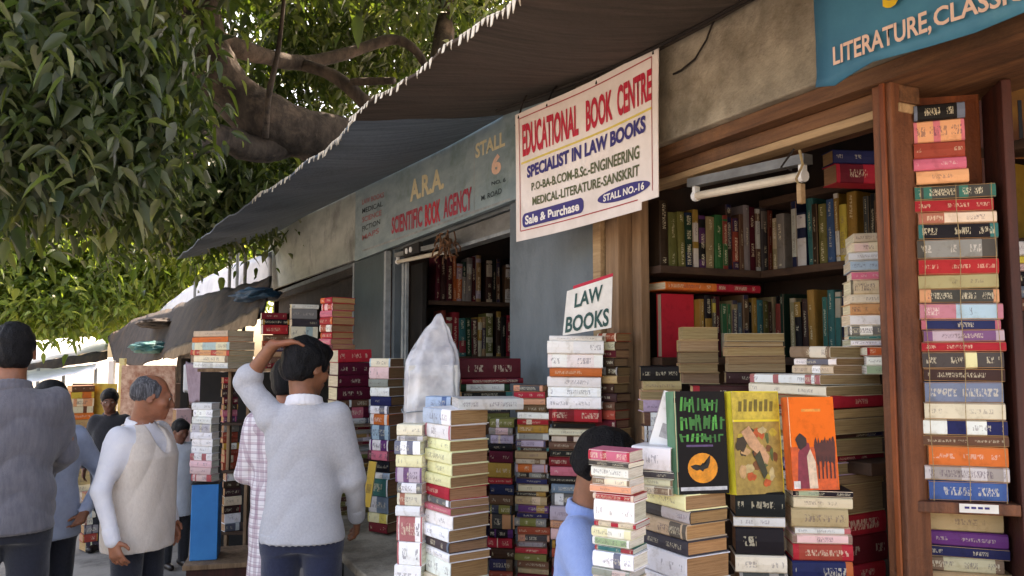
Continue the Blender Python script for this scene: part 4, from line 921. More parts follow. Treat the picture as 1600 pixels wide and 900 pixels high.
# ---------------------------------------------------------------- awnings
def awning(label, inner, outer, mat, fringe_to=None, sag=.05, n=36, m=10):
    e = empty('awning'); tag(e, label, 'awning')
    def along(pl, t):
        ds = [0]
        for a, b in zip(pl, pl[1:]): ds.append(ds[-1] + (Vector(b) - Vector(a)).length)
        x = t * ds[-1]
        for i in range(len(pl) - 1):
            if x <= ds[i + 1] + 1e-9:
                return Vector(pl[i]).lerp(Vector(pl[i + 1]), (x - ds[i]) / max(1e-9, ds[i + 1] - ds[i]))
        return Vector(pl[-1])
    vs = []
    for side in (0, .006):
        for i in range(n + 1):
            a = along(inner, i / n); b = along(outer, i / n)
            for j in range(m + 1):
                s = j / m; p = a.lerp(b, s)
                w = .010 * math.sin(i * .9 + s * 3) * s + .006 * math.sin(i * 2.1 + 1.3) * s
                p.z += -sag * math.sin(math.pi * s) * (0.6 + .4 * math.sin(i * .35)) + w + side
                vs.append(p)
    K = (n + 1) * (m + 1); fs = []
    for i in range(n):
        for j in range(m):
            a = i * (m + 1) + j; b = a + m + 1
            fs.append((a, b, b + 1, a + 1)); fs.append((K + a, K + a + 1, K + b + 1, K + b))
        a = i * (m + 1) + m; b = a + m + 1; fs.append((a, b, K + b, K + a))
        a = i * (m + 1); b = a + m + 1; fs.append((b, a, K + a, K + b))
    for i in (0, n):
        for j in range(m): a = i * (m + 1) + j; fs.append((a, a + 1, K + a + 1, K + a))
    mb = MB(); mb.add(vs, fs); o = mb.build('canopy', mat, e, smooth=True)
    md = o.modifiers.new('e', 'EDGE_SPLIT'); md.split_angle = math.radians(50)
    edge = [vs[i * (m + 1) + m] for i in range(n + 1)]
    mb = MB(); mb.tube([p + Vector((0, 0, .002)) for p in edge], .006, 6); mb.build('hem', mat, e)
    if fringe_to:
        mb = MB(); q = random.Random(2)
        for (a, b) in fringe_to:
            L = 0; t = 0
            tot = sum((edge[i + 1] - edge[i]).length for i in range(n)); x = tot * a
            while x < tot * b:
                acc = 0
                for i in range(n):
                    l = (edge[i + 1] - edge[i]).length
                    if acc + l >= x: p = edge[i].lerp(edge[i + 1], (x - acc) / l); dr = (edge[i + 1] - edge[i]).normalized(); break
                    acc += l
                w = .012 * q.uniform(.5, 1.2); h = .030 * q.uniform(.35, 1.3); o2 = Vector((-.006, 0, 0))
                tp = p + o2 + Vector((0, 0, .008))
                if q.random() > .08:
                    q1 = [tp - dr * w, tp + dr * w, tp + dr * w * .6 + Vector((q.uniform(-.008, .002), 0, -h)), tp - dr * w * .5 + Vector((-.004, 0, -h * .9))]
                    mb.add(q1 + [v + Vector((.0025, 0, 0)) for v in q1], [(0, 1, 2, 3), (7, 6, 5, 4), (0, 4, 5, 1), (1, 5, 6, 2), (2, 6, 7, 3), (3, 7, 4, 0)])
                x += .034 * q.uniform(.85, 1.3)
        mb.build('fringe', M['fringe'], e)
    return e
ib = [P3(1.66, -.6, 2.58), P3(1.66, 1.8, 2.575), P3(1.66, 2.4, 2.585), P3(1.66, 2.8, 2.63), P3(1.66, 3.5, 2.715)]
ob = [P3(.0, -.6, 2.36), P3(.35, .6, 2.38), P3(.70, 1.3, 2.43), atZ(815, -8, 2.45), atZ(733, 53, 2.48), atZ(680, 92, 2.50), atZ(633, 125, 2.51), atZ(593, 153, 2.525), atZ(545, 188, 2.54)]  # first points, out of view, widen the awning to shade the near stall
awning('brown sackcloth awning with white tasselled edge, nearest overhead', ib, ob, M['awn_brown'], [(.55, 1.0)], sag=.03)
ib2 = [P3(1.64, 3.46, 2.70), P3(1.64, 4.2, 2.72), P3(1.64, 5.2, 2.77), P3(1.64, 6.3, 2.83), P3(1.64, 8.2, 2.93), P3(1.64, 10.7, 3.01)]
ob2 = [atZ(556, 183, 2.545), atZ(510, 237, 2.53), atZ(470, 262, 2.525), atZ(420, 297, 2.51), atZ(340, 352, 2.49), atZ(277, 405, 2.46)]
awning('slate-blue tarpaulin awning tapering to a point over the farther kiosk', ib2, ob2, M['awn_blue'], [(.0, .38)], sag=.04)

# ---------------------------------------------------------------- wrapped bundle
def noise3(p, s=1.0):
    x, y, z = p.x * s, p.y * s, p.z * s
    return (math.sin(x * 1.7 + 2.1 * math.sin(y * 1.3 + z)) + math.sin(y * 2.3 + 1.7 * math.sin(z * 1.9 - x)) + math.sin(z * 2.9 + 1.3 * math.sin(x * 2.2 + y))) / 3
m_, nt, b_ = new_mat('clouded_plastic_film'); lk = nt.links.new
tc = nd(nt, 'ShaderNodeTexCoord'); n_1 = nd(nt, 'ShaderNodeTexNoise', Scale=11.0, Detail=5.0); lk(tc.outputs['Object'], n_1.inputs['Vector'])
r_ = ramp(nt, [(.38, (.56, .56, .60, 1)), (.60, (.92, .91, .92, 1))]); lk(n_1.outputs['Fac'], r_.inputs[0]); lk(r_.outputs[0], b_.inputs['Base Color']); b_.inputs['Roughness'].default_value = .22
b_.inputs['Alpha'].default_value = .62; b_.inputs['Specular IOR Level'].default_value = .7; n_2 = nd(nt, 'ShaderNodeTexNoise', Scale=12.0, Detail=2.0); lk(tc.outputs['Object'], n_2.inputs['Vector']); bp_ = nd(nt, 'ShaderNodeBump', Strength=.8, Distance=.02); lk(n_2.outputs['Fac'], bp_.inputs['Height']); lk(bp_.outputs[0], b_.inputs['Normal'])
M['film'] = m_
d_ = 3.3; base = atD(675, 600, d_); wb = empty('wrapped_bundle', (base.x, base.y, BZ)); tag(wb, 'tall bundle wrapped in crumpled clouded white plastic, peaked at the top', 'wrapped bundle')
ztop = atD(690, 492, d_).z - BZ
prof = []
nz_, na_ = 80, 90; vs = []
for k in range(nz_ + 1):
    t = k / nz_; z = ztop * t; xl_ = np.interp(t, [0, .55, .82, .91, 1], [-.112, -.114, -.108, -.055, .018]); xr_ = np.interp(t, [0, .5, .84, .95, 1], [.112, .116, .110, .066, .034])
    hw = .112 * (1 - .05 * t if t < .80 else max(.05, .96 - ((t - .80) / .20) ** 2.0 * .88)); hd = .085 * (1 if t < .78 else max(.05, 1 - ((t - .78) / .22) ** .9 * .95))
    for j in range(na_):
        a = 2 * math.pi * j / na_; ca, sa = math.cos(a), math.sin(a); e_ = .42
        x = (xl_ + xr_) / 2 + (xr_ - xl_) / 2 * math.copysign(abs(ca) ** e_, ca); y = hd * math.copysign(abs(sa) ** e_, sa); p = Vector((x, y, z))
        f = 1 + .030 * (1 - 2 * abs(math.sin(a * 5 + .8 * math.sin(z * 5)))) * (.5 + t) + .022 * (1 - 2 * abs(math.sin(a * 2 + z * 13 + math.sin(z * 9 + a)))) + .012 * noise3(p, 34)
        vs.append(Vector((x * f, y * f, z + (.012 * noise3(p, 30) if t > .8 else 0))))
fs = [(k * na_ + j, k * na_ + (j + 1) % na_, (k + 1) * na_ + (j + 1) % na_, (k + 1) * na_ + j) for k in range(nz_) for j in range(na_)]
fs.append(tuple(nz_ * na_ + j for j in range(na_)))
mb = MB(); mb.add(vs, fs, Matrix.Rotation(math.radians(-16), 4, 'Z')); mb.build('plastic_wrap', M['film'], wb, smooth=True)
mb = MB(); mb.box((-.098, -.072, .01), (.098, .072, ztop * .80), Matrix.Rotation(math.radians(-16), 4, 'Z')); mb.build('paper_stack', M['paper'], wb)
mb = MB(); zz = ztop * .62; mb.tube([Matrix.Rotation(math.radians(-16), 3, 'Z') @ Vector((.122 * math.copysign(abs(math.cos(a)) ** .4, math.cos(a)), .094 * math.copysign(abs(math.sin(a)) ** .4, math.sin(a)), zz + .004 * math.sin(3 * a))) for a in [2 * math.pi * k / 32 for k in range(33)]], .0025, 5); mb.build('tie_string', M['trim'], wb)

# ---------------------------------------------------------------- blue crate, racks, far stalls
bcx = atD(320, 755, 5.0); top_z = bcx.z
cr = empty('blue_crate', (bcx.x, bcx.y, 0)); tag(cr, 'bright blue painted box standing on a low brown table, white books on top', 'box')
zl = atD(320, 876, 4.95).z
mR = Matrix.Rotation(math.radians(-12), 4, 'Z')
mb = MB(); mb.box((-.075, -.01, zl), (.085, .20, top_z - .006), mR); mb.build('body', M['blue_crate'], cr, bevel=.004)
mb = MB(); mb.box((-.08, -.014, top_z - .0055), (.09, .205, top_z - .001), mR); mb.build('rim', M['black'], cr)
tb = empty('low_table', (bcx.x, bcx.y, 0)); tag(tb, 'low brown wooden table under the blue box, papers strewn along it', 'table')
mb = MB(); mb.box((-.10, -.12, zl - .03), (.75, .35, zl - .001), mR); mb.build('table_top', M['wood_frame'], tb, bevel=.003)
mb = MB(); mb.box((-.08, -.10, zl - .14), (.73, -.07, zl - .032), mR); mb.build('apron', M['dark_red_wood'], tb)
for lx, ly in ((-.08, -.095), (.70, -.095), (-.08, .30), (.70, .30)):
    mb = MB(); mb.box((lx, ly, 0), (lx + .04, ly + .04, zl - .031), mR); mb.build('leg', M['dark_red_wood'], tb)
rk = empty('book_rack', (0, 0, 0)); tag(rk, 'tall wooden rack of loose books behind the plaid shirt, cream row on top', 'rack')
def rb(nm, mt, px0, px1, py0, py1, d, dep, bev=.003):
    a = atD(px0, py1, d); b = atD(px1, py1, d); zt_ = atD(px0, py0, d).z; dr = (b - a); dr.z = 0; dr.normalize(); bk = Vector((-dr.y, dr.x, 0))
    if bk.y < 0: bk.negate()
    mb = MB(); z = a.z; A, B = Vector((a.x, a.y, z)), Vector((b.x, b.y, z)); mb.hexa([A, B, B + bk * dep, A + bk * dep], [Vector((v.x, v.y, zt_)) for v in [A, B, B + bk * dep, A + bk * dep]]); return mb.build(nm, M[mt], rk, bevel=bev)
rb('post', 'wood_frame', 345, 350, 578, 1000, 5.45, .04); rb('post', 'wood_frame', 375, 380, 578, 1000, 5.42, .04)
rb('shelf', 'wood_frame', 308, 505, 576, 581, 5.5, .34); rb('shelf', 'shelf', 346, 378, 661, 665, 5.5, .3); rb('shelf', 'shelf', 346, 378, 736, 740, 5.5, .3); rb('shelf', 'shelf', 346, 382, 830, 836, 5.5, .3)
rb('back_board', 'dark', 300, 560, 582, 1000, 6.1, .02)

def cloth_between(name, A, B, mat, parent, th=.02, n=40, m=8, amp=.05, seed=0, sag=.0):
    q = random.Random(seed); ph = [q.uniform(0, 6) for _ in range(6)]
    def al(pl, t):
        x = t * (len(pl) - 1); i = min(int(x), len(pl) - 2); return Vector(pl[i]).lerp(Vector(pl[i + 1]), x - i)
    vs = []
    for side in (0, th):
        for i in range(n + 1):
            a, b = al(A, i / n), al(B, i / n)
            for j in range(m + 1):
                s = j / m; p = a.lerp(b, s); k = math.sin(i * .5 + ph[0] + s * 3) * math.sin(i * .27 + ph[1]) + .45 * math.sin(i * 1.1 + s * 5 + ph[2]) + .2 * math.sin(i * 2.1 + ph[3] + s * 9)
                vs.append(p + Vector((0, 0, amp * k - sag * math.sin(math.pi * s) + side)))
    K = (n + 1) * (m + 1); fs = []
    for i in range(n):
        for j in range(m):
            a = i * (m + 1) + j; b = a + m + 1; fs += [(a, b, b + 1, a + 1), (K + a, K + a + 1, K + b + 1, K + b)]
        a = i * (m + 1) + m; b = a + m + 1; fs.append((a, b, K + b, K + a)); a -= m; b -= m; fs.append((b, a, K + a, K + b))
    for i in (0, n):
        for j in range(m): a = i * (m + 1) + j; fs.append((a, a + 1, K + a + 1, K + a))
    mb = MB(); mb.add(vs, fs); return mb.build(name, mat, parent, smooth=True)
M['tarp_dark'] = pm('dark_weathered_tarp', (66, 60, 57), (40, 39, 42), (6, 6, 6), .85, .6, 20, stain=(84, 66, 50))
M['tarp_teal'] = pm('teal_tarp', (54, 112, 112), (38, 84, 92), (6, 6, 6), .7, .5, 20)
M['tarp_blue'] = pm('deep_blue_tarp', (34, 78, 108), (26, 58, 84), (6, 6, 6), .7, .4, 20)
M['tarp_white'] = pm('white_tarp', (226, 226, 228), (196, 198, 204), (2, 2, 2), .7, .3, 8)
M['tarp_tan'] = pm('tan_cloth', (142, 122, 98), (104, 88, 70), (6, 6, 6), .9, .4, 20)
fr = empty('ragged_roof'); tag(fr, 'ragged dark tarpaulin roof heaped with bundles over the middle stalls', 'stall roof')
oe = [atD(412, 494, 5.9), atD(380, 506, 6.4), atD(340, 524, 7.0), atD(300, 545, 7.8), atD(262, 556, 8.8), atD(215, 572, 10.4), atD(178, 566, 12.2)]
ie = [atD(425, 438, 6.9), atD(385, 447, 7.6), atD(345, 458, 8.2), atD(300, 470, 9.0), atD(262, 486, 10.2), atD(215, 500, 11.8), atD(168, 528, 13.4)]
cloth_between('tarpaulin', oe, ie, M['tarp_dark'], fr, .03, 60, 8, .016, 3)
oe2 = [p + Vector((0, 0, -.015)) for p in oe[:5]]; cloth_between('edge_cloth', [p + Vector((-.03, 0, .05)) for p in oe[:5]], [p + Vector((-.05, -.02, -.05)) for p in oe[:5]], M['tarp_tan'], fr, .012, 40, 3, .015, 5)
def heap(nm, mt, c, r, seed, lab):
    q = random.Random(seed); bm = bmesh.new(); bmesh.ops.create_icosphere(bm, subdivisions=4, radius=1)
    for v in bm.verts:
        p = v.co.copy(); f = 1 + .22 * noise3(p + Vector((seed, 0, 0)), 3) + .12 * (1 - 2 * abs(noise3(p, 7))); v.co = Vector((p.x * r[0], p.y * r[1], p.z * r[2])) * f
    me = bpy.data.meshes.new(nm); bm.to_mesh(me); bm.free(); me.materials.append(M[mt]); me.polygons.foreach_set('use_smooth', [True] * len(me.polygons))
    o = bpy.data.objects.new(nm, me); COL.objects.link(o); o.location = c; tag(o, lab, 'bundle', None)
heap('cloth_bundle', 'tarp_teal', atD(238, 543, 9.4), (.22, .26, .07), 1, 'crumpled teal cloth bundle on the ragged roof edge')
heap('cloth_bundle', 'tarp_blue', atD(400, 462, 6.6), (.16, .5, .05), 2, 'deep blue folded tarpaulin near the kiosk end of the ragged roof')
if 0: heap('cloth_bundle', 'tarp_tan', atD(200, 522, 12.2), (.30, .6, .14), 3, 'tan cloth heap at the far end of the ragged roof')
if 0: heap('cloth_bundle', 'tarp_dark', atD(330, 470, 8.0), (.22, .5, .13), 4, 'dark lumpy bundle on the middle of the ragged roof')
heap('cloth_bundle', 'tarp_dark0', atD(258, 506, 10.0), (.3, .5, .06), 6, 'brown bundle on the ragged roof above the teal one')
ws = empty('pale_sheet'); tag(ws, 'sunlit pale sheet stretched on poles behind the ragged roof', 'tarpaulin')
cloth_between('sheet', [atD(425, 455, 9.5), atD(350, 470, 11), atD(290, 492, 13), atD(228, 520, 15)], [atD(425, 395, 9.8), atD(350, 420, 11.4), atD(290, 452, 13.5), atD(232, 500, 15.5)], M['tarp_white'], ws, .01, 30, 6, .015, 8)
for k, (px, y0, d) in enumerate([(360, 385, 9.9), (372, 380, 10.6), (384, 388, 9.4), (305, 440, 12)]):
    b = atD(px, y0, d); mb = MB(); mb.tube([Vector((b.x, b.y, 0)), b], .022, 8); mb.build('pole', M['trim'], ws)
ft = empty('far_white_canopy'); tag(ft, 'sunlit white canopy over the farthest stalls, dark underneath', 'stall roof')
cloth_between('canopy', [atD(168, 548, 16), atD(110, 556, 16.5), atD(40, 570, 17), atD(-90, 590, 17)], [atD(170, 524, 19), atD(110, 530, 20), atD(40, 535, 21), atD(-90, 540, 22)], M['tarp_white'], ft, .02, 30, 6, .02, 9)
cloth_between('underside_shade', [atD(168, 549, 15.9), atD(110, 557, 16.4), atD(40, 571, 16.9), atD(-90, 592, 16.9)], [atD(168, 562, 15.8), atD(110, 572, 16.3), atD(40, 584, 16.8), atD(-90, 600, 16.8)], M['tarp_dark'], ft, .02, 30, 3, .02, 10)  # dark strip standing in for the shade under the white canopy
cloth_between('lower_canopy', [atD(150, 577, 14.0), atD(100, 588, 14.0), atD(40, 598, 14.0)], [atD(150, 569, 15.5), atD(100, 575, 15.5), atD(40, 580, 15.5)], M['tarp_white'], ft, .015, 20, 4, .015, 12)
for px in (60, 100, 150):
    b = atD(px, 575, 15.2); mb = MB(); mb.tube([Vector((b.x, b.y, 0)), b], .03, 8); mb.build('pole', M['trim'], ft)
def post(name, px0, px1, py0, py1, d, mt, lab, cat, dep=.05, toground=True, grp=None):
    a = atD(px0, py1, d); b = atD(px1, py1, d); zt_ = atD(px0, py0, d).z; z0 = 0 if toground else a.z
    dr = (b - a); dr.z = 0; w = dr.length; dr.normalize(); bk = Vector((-dr.y, dr.x, 0)); e = MB()
    A, B = Vector((a.x, a.y, z0)), Vector((b.x, b.y, z0)); e.hexa([A, B, B + bk * dep, A + bk * dep], [Vector((v.x, v.y, zt_)) for v in [A, B, B + bk * dep, A + bk * dep]])
    o = e.build(name, M[mt], bevel=.004); tag(o, lab, cat, grp); return o
M['yellow_cloth'] = pm('yellow_cloth', (176, 154, 66), (130, 108, 50), (9, 9, 9), .8); M['pink_board'] = pm('pink_print_board', (196, 166, 148), (146, 98, 80), (14, 14, 14), .8); M['pale_post'] = pm('cream_post_paint', (208, 204, 156), (176, 172, 128), (5, 5, 5), .7)
post('white_post', 156, 165, 564, 900, 9.6, 'tarp_white', 'white square post left of the cream one at the far stalls', 'post'); post('cream_post', 173, 182, 560, 900, 9.4, 'pale_post', 'cream square post beside the pink board', 'post')
post('pink_board', 185, 270, 571, 700, 9.0, 'pink_board', 'faded pink printed board behind the waistcoat man\'s head', 'board', .02); post('yellow_cloth', 143, 180, 600, 662, 9.2, 'yellow_cloth', 'yellow cloth hung below the two far posts', 'cloth', .02, False)
post('dark_post', 272, 284, 560, 900, 8.6, 'dark', 'dark stall upright right of the pink board', 'post')
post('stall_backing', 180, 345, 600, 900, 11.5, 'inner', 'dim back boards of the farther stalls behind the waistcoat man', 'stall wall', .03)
post('stall_backing', 100, 160, 600, 900, 12.5, 'shelf', 'brown back boards of the farthest stall in view', 'stall wall', .03)
M['lilac_cloth'] = pm('lilac_cloth', (176, 156, 166), (132, 112, 124), (9, 9, 4), .9, .3, 20); M['pinkish'] = pm('rose_cloth', (190, 150, 160), (150, 112, 122), (9, 9, 9), .9)
hs = empty('hanging_shirts'); tag(hs, 'lilac shirts hung from the rack behind the waistcoat man', 'clothes')
cloth_between('shirt', [atD(290, 572, 6.8), atD(332, 574, 6.7)], [atD(296, 632, 6.8), atD(326, 630, 6.7)], M['lilac_cloth'], hs, .03, 16, 8, .012, 4)
cloth_between('shirt', [atD(287, 574, 7.0), atD(305, 574, 7.0)], [atD(286, 610, 7.0), atD(300, 618, 7.0)], M['tarp_white'], hs, .02, 10, 6, .01, 5)
# ---------------------------------------------------------------- people: one smooth field per body and per garment
class Field:
    def __init__(s, lo, hi, h):
        s.lo = np.array(lo, float); s.h = h; s.n = np.ceil((np.array(hi) - s.lo) / h).astype(int) + 1
        s.D = np.full(s.n, 1.0, np.float32)
    def win(s, lo, hi, pad):
        a = np.maximum(0, np.floor((np.array(lo) - pad - s.lo) / s.h).astype(int)); b = np.minimum(s.n, np.ceil((np.array(hi) + pad - s.lo) / s.h).astype(int) + 1)
        if (b <= a).any(): return None
        ax = [s.lo[i] + s.h * np.arange(a[i], b[i]) for i in range(3)]
        X, Y, Z = np.meshgrid(*ax, indexing='ij', sparse=True)
        return (slice(a[0], b[0]), slice(a[1], b[1]), slice(a[2], b[2])), X.astype(np.float32), Y.astype(np.float32), Z.astype(np.float32)
    def union(s, w, d, k):
        cur = s.D[w]
        if k <= 0: s.D[w] = np.minimum(cur, d); return
        h = np.maximum(k - np.abs(cur - d), 0) / k
        s.D[w] = np.minimum(cur, d) - h * h * k * .25
    def cap(s, a, b, ra, rb, k=.02, flat=1.0):
        a = np.array(a, float); b = np.array(b, float); r = max(ra, rb)
        W = s.win(np.minimum(a, b) - r, np.maximum(a, b) + r, .05 + k)
        if W is None: return s
        w, X, Y, Z = W; d = b - a; L2 = max(1e-9, (d * d).sum())
        t = np.clip(((X - a[0]) * d[0] + (Y - a[1]) * d[1] + (Z - a[2]) * d[2]) / L2, 0, 1)
        D = np.sqrt((X - a[0] - t * d[0]) ** 2 + (Y - a[1] - t * d[1]) ** 2 + (Z - a[2] - t * d[2]) ** 2) - (ra + (rb - ra) * t)
        s.union(w, D.astype(np.float32), k); return s
    def ell_d(s, X, Y, Z, c, r, R):
        c = np.array(c); x, y, z = X - c[0], Y - c[1], Z - c[2]
        R = np.array(R) if R is not None else np.eye(3)
        p = [R[0][i] * x + R[1][i] * y + R[2][i] * z for i in range(3)]
        k0 = np.sqrt(sum((p[i] / r[i]) ** 2 for i in range(3))) + 1e-6; k1 = np.sqrt(sum((p[i] / r[i] ** 2) ** 2 for i in range(3))) + 1e-6
        return (k0 * (k0 - 1) / k1).astype(np.float32)
    def ell(s, c, r, k=.02, R=None):
        m = max(r); W = s.win(np.array(c) - m, np.array(c) + m, .04 + k)
        if W is None: return s
        w, X, Y, Z = W; s.union(w, s.ell_d(X, Y, Z, c, r, R), k); return s
    def sub(s, c, r, k=.01, R=None):
        m = max(r); W = s.win(np.array(c) - m, np.array(c) + m, .04 + k)
        if W is None: return s
        w, X, Y, Z = W; d = -s.ell_d(X, Y, Z, c, r, R); cur = s.D[w]; h = np.maximum(k - np.abs(cur - d), 0) / k
        s.D[w] = np.maximum(cur, d) + h * h * k * .25; return s
    def loft(s, prof, k=.03, power=2.3):
        """prof: (z, cx, cy, a, b) bottom to top"""
        pr = np.array(sorted(prof)); z0, z1 = pr[0, 0], pr[-1, 0]; m = pr[:, 3:].max()
        W = s.win([pr[:, 1].min() - m, pr[:, 2].min() - m, z0], [pr[:, 1].max() + m, pr[:, 2].max() + m, z1], .05 + k)
        w, X, Y, Z = W; zc = np.clip(Z, z0, z1); g = lambda i: np.interp(zc.ravel(), pr[:, 0], pr[:, i]).reshape(zc.shape).astype(np.float32)
        a, b = g(3), g(4); q = (np.abs((X - g(1)) / a) ** power + np.abs((Y - g(2)) / b) ** power) ** (1 / power)
        D = (q - 1) * np.minimum(a, b); D = np.maximum(D, np.maximum(z0 - Z, Z - z1)); s.union(w, D.astype(np.float32), k); return s
    def plane_cut(s, n, off):       # keep n.p < off
        w, X, Y, Z = s.win(s.lo, s.lo + s.h * s.n, 0); s.D = np.maximum(s.D, (n[0] * X + n[1] * Y + n[2] * Z - off).astype(np.float32)); return s
    def folds(s, amp, f=1.0, ph=0.0):
        w, X, Y, Z = s.win(s.lo, s.lo + s.h * s.n, 0)
        rg = lambda q: 1 - 2 * np.abs(np.sin(q)) ** .8
        a = rg(9 * f * Z + 5.5 * np.abs(X) * 3 + 1.6 * np.sin(6 * X + ph + 3 * Z) + 1.2 * np.sin(8 * Y + ph)); b = rg(11 * f * X + 7 * Z + 1.9 * np.sin(7 * Z + ph) + 2 * Y); c = rg(21 * f * Z - 13 * X + 1.5 * np.sin(15 * X + ph + Y * 9))
        m1 = .5 + .5 * np.sin(5 * Z + 4 * X + ph); m2 = .5 + .5 * np.sin(7 * X - 5 * Z + 2 * ph)
        s.D += (amp * (.75 * a * m1 + .6 * b * m2 + .35 * c * (1 - m1))).astype(np.float32); return s
    def hairnoise(s, amp, f=1.0):
        w, X, Y, Z = s.win(s.lo, s.lo + s.h * s.n, 0)
        s.D += (amp * (np.sin(150 * f * X + 45 * Z + 3 * np.sin(60 * Y)) * .5 + np.sin(130 * f * Y - 50 * Z + 2 * np.sin(70 * X)) * .5 + 1.3 * np.sin(48 * X + 30 * Y + 2 * np.sin(40 * Z)) * np.sin(41 * Z + 22 * Y))).astype(np.float32); return s
    def mesh(s, name, mat, parent=None):
        D = s.D; S = D < 0; nx, ny, nz = D.shape
        cnt = np.zeros((nx-1, ny-1, nz-1), np.int8); P = np.zeros((nx-1, ny-1, nz-1, 3), np.float32); E = np.zeros((nx-1, ny-1, nz-1), np.float32)
        for i in (0, 1):
            for j in (0, 1):
                for k in (0, 1): cnt += S[i:nx-1+i, j:ny-1+j, k:nz-1+k]
        act = (cnt > 0) & (cnt < 8); ix = np.argwhere(act); 
        if len(ix) == 0: return None
        pos = np.zeros((len(ix), 3)); num = np.zeros(len(ix))
        def at(o): return D[ix[:, 0] + o[0], ix[:, 1] + o[1], ix[:, 2] + o[2]]
        for ax in range(3):
            o1, o2 = [q for q in range(3) if q != ax]
            for u in (0, 1):
                for v in (0, 1):
                    a = [0, 0, 0]; a[o1] = u; a[o2] = v; b = list(a); b[ax] = 1
                    da, db = at(a), at(b); cr = (da < 0) != (db < 0); t = np.where(cr, da / np.where(cr, da - db, 1), 0)
                    p = np.array(a, float)[None] + np.zeros((len(ix), 3)); p[:, ax] += t; pos += p * cr[:, None]; num += cr
        pos = (ix + pos / num[:, None]) * s.h + s.lo
        idm = np.full(act.shape, -1, np.int64); idm[act] = np.arange(len(ix)); faces = []
        for ax in range(3):
            sl0 = [slice(1, -1)] * 3; sl0[ax] = slice(0, -1); sl1 = [slice(1, -1)] * 3; sl1[ax] = slice(1, None)
            A = S[tuple(sl0)]; B = S[tuple(sl1)]; ch = np.argwhere(A != B)
            base = ch + 1; base[:, ax] = ch[:, ax]; ins = A[ch[:, 0], ch[:, 1], ch[:, 2]]
            o1, o2 = [(1, 2), (2, 0), (0, 1)][ax]
            def g(du, dv):
                c = base.copy(); c[:, o1] -= du; c[:, o2] -= dv; return idm[c[:, 0], c[:, 1], c[:, 2]]
            q = np.stack([g(1, 1), g(0, 1), g(0, 0), g(1, 0)], 1); q[~ins] = q[~ins][:, ::-1]; faces.append(q[(q >= 0).all(1)])
        fcs = np.concatenate(faces)
        me = bpy.data.meshes.new(name); me.vertices.add(len(pos)); me.vertices.foreach_set('co', pos.astype(np.float32).ravel())
        me.loops.add(len(fcs) * 4); me.loops.foreach_set('vertex_index', fcs.astype(np.int32).ravel()); me.polygons.add(len(fcs)); me.polygons.foreach_set('loop_start', np.arange(0, len(fcs) * 4, 4, dtype=np.int32))
        me.polygons.foreach_set('use_smooth', np.ones(len(fcs), bool)); me.update(calc_edges=True); me.validate(); me.materials.append(mat)
        o = bpy.data.objects.new(name, me); COL.objects.link(o)
        if parent is not None: o.parent = parent
        return o

def skin_mat(name, c):
    m = pm(name, c, tuple(k * .86 for k in c), (22, 22, 22), .5, .15, 160, stain=tuple(min(255, k * (1.08 if i == 0 else .92)) for i, k in enumerate(c)), spec=.4)
    b = m.node_tree.nodes['Principled BSDF']; b.inputs['Subsurface Weight'].default_value = .12; b.inputs['Subsurface Radius'].default_value = (.012, .005, .003); b.inputs['Subsurface Scale'].default_value = 1.0
    return m
def cloth_mat(name, c, c2=None, sc=(90, 90, 90), bump=.35, bs=240, rough=.92):
    m = pm(name, c, c2 or tuple(k * .88 for k in c), sc, rough, bump, bs, lo=.3, hi=.7, spec=.15)
    m.node_tree.nodes['Principled BSDF'].inputs['Sheen Weight'].default_value = .25
    return m
def hair_mat(name, c, c2=None):
    return pm(name, c, c2 or tuple(k * 1.9 + 8 for k in c), (140, 140, 18), .5, .8, 190, lo=.45, hi=.75, spec=.22)
def plaid_mat(name):
    m, nt, b = new_mat(name); lk = nt.links.new; tc = nd(nt, 'ShaderNodeTexCoord'); s = nd(nt, 'ShaderNodeSeparateXYZ'); lk(tc.outputs['Object'], s.inputs[0])
    def band(out, f, th):
        a = nd(nt, 'ShaderNodeMath', operation='MULTIPLY'); lk(out, a.inputs[0]); a.inputs[1].default_value = f; c = nd(nt, 'ShaderNodeMath', operation='FRACT'); lk(a.outputs[0], c.inputs[0])
        d = nd(nt, 'ShaderNodeMath', operation='LESS_THAN'); lk(c.outputs[0], d.inputs[0]); d.inputs[1].default_value = th; return d.outputs[0]
    cur = None; base = (*L3((232, 226, 228)), 1)
    for out, f, th, col in ((s.outputs[0], 24, .36, (150, 110, 128)), (s.outputs[2], 24, .30, (168, 130, 146)), (s.outputs[1], 24, .3, (150, 110, 128)), (s.outputs[2], 48, .12, (92, 74, 110))):
        mx = nd(nt, 'ShaderNodeMix', data_type='RGBA'); k = nd(nt, 'ShaderNodeMath', operation='MULTIPLY'); lk(band(out, f, th), k.inputs[0]); k.inputs[1].default_value = .42; lk(k.outputs[0], mx.inputs['Factor'])
        if cur is None: mx.inputs['A'].default_value = base
        else: lk(cur, mx.inputs['A'])
        mx.inputs['B'].default_value = (*L3(col), 1); cur = mx.outputs['Result']
    lk(cur, b.inputs['Base Color']); b.inputs['Roughness'].default_value = .9; return m
M['eye'] = pm('eye_white', (226, 220, 212), (206, 196, 188), (30, 30, 30), .2); M['iris'] = pm('dark_iris', (34, 22, 18), (26, 18, 14), (30, 30, 30), .2)
M['lips'] = pm('lips', (128, 72, 62), (112, 62, 54), (40, 40, 40), .5)

def rotm(yaw=0, pitch=0, roll=0):   # head: yaw + = to the figure's left; pitch + = looking down; roll + = tilt to right
    return np.array((Matrix.Rotation(math.radians(yaw), 3, 'Z') @ Matrix.Rotation(math.radians(-pitch), 3, 'X') @ Matrix.Rotation(math.radians(roll), 3, 'Y')))

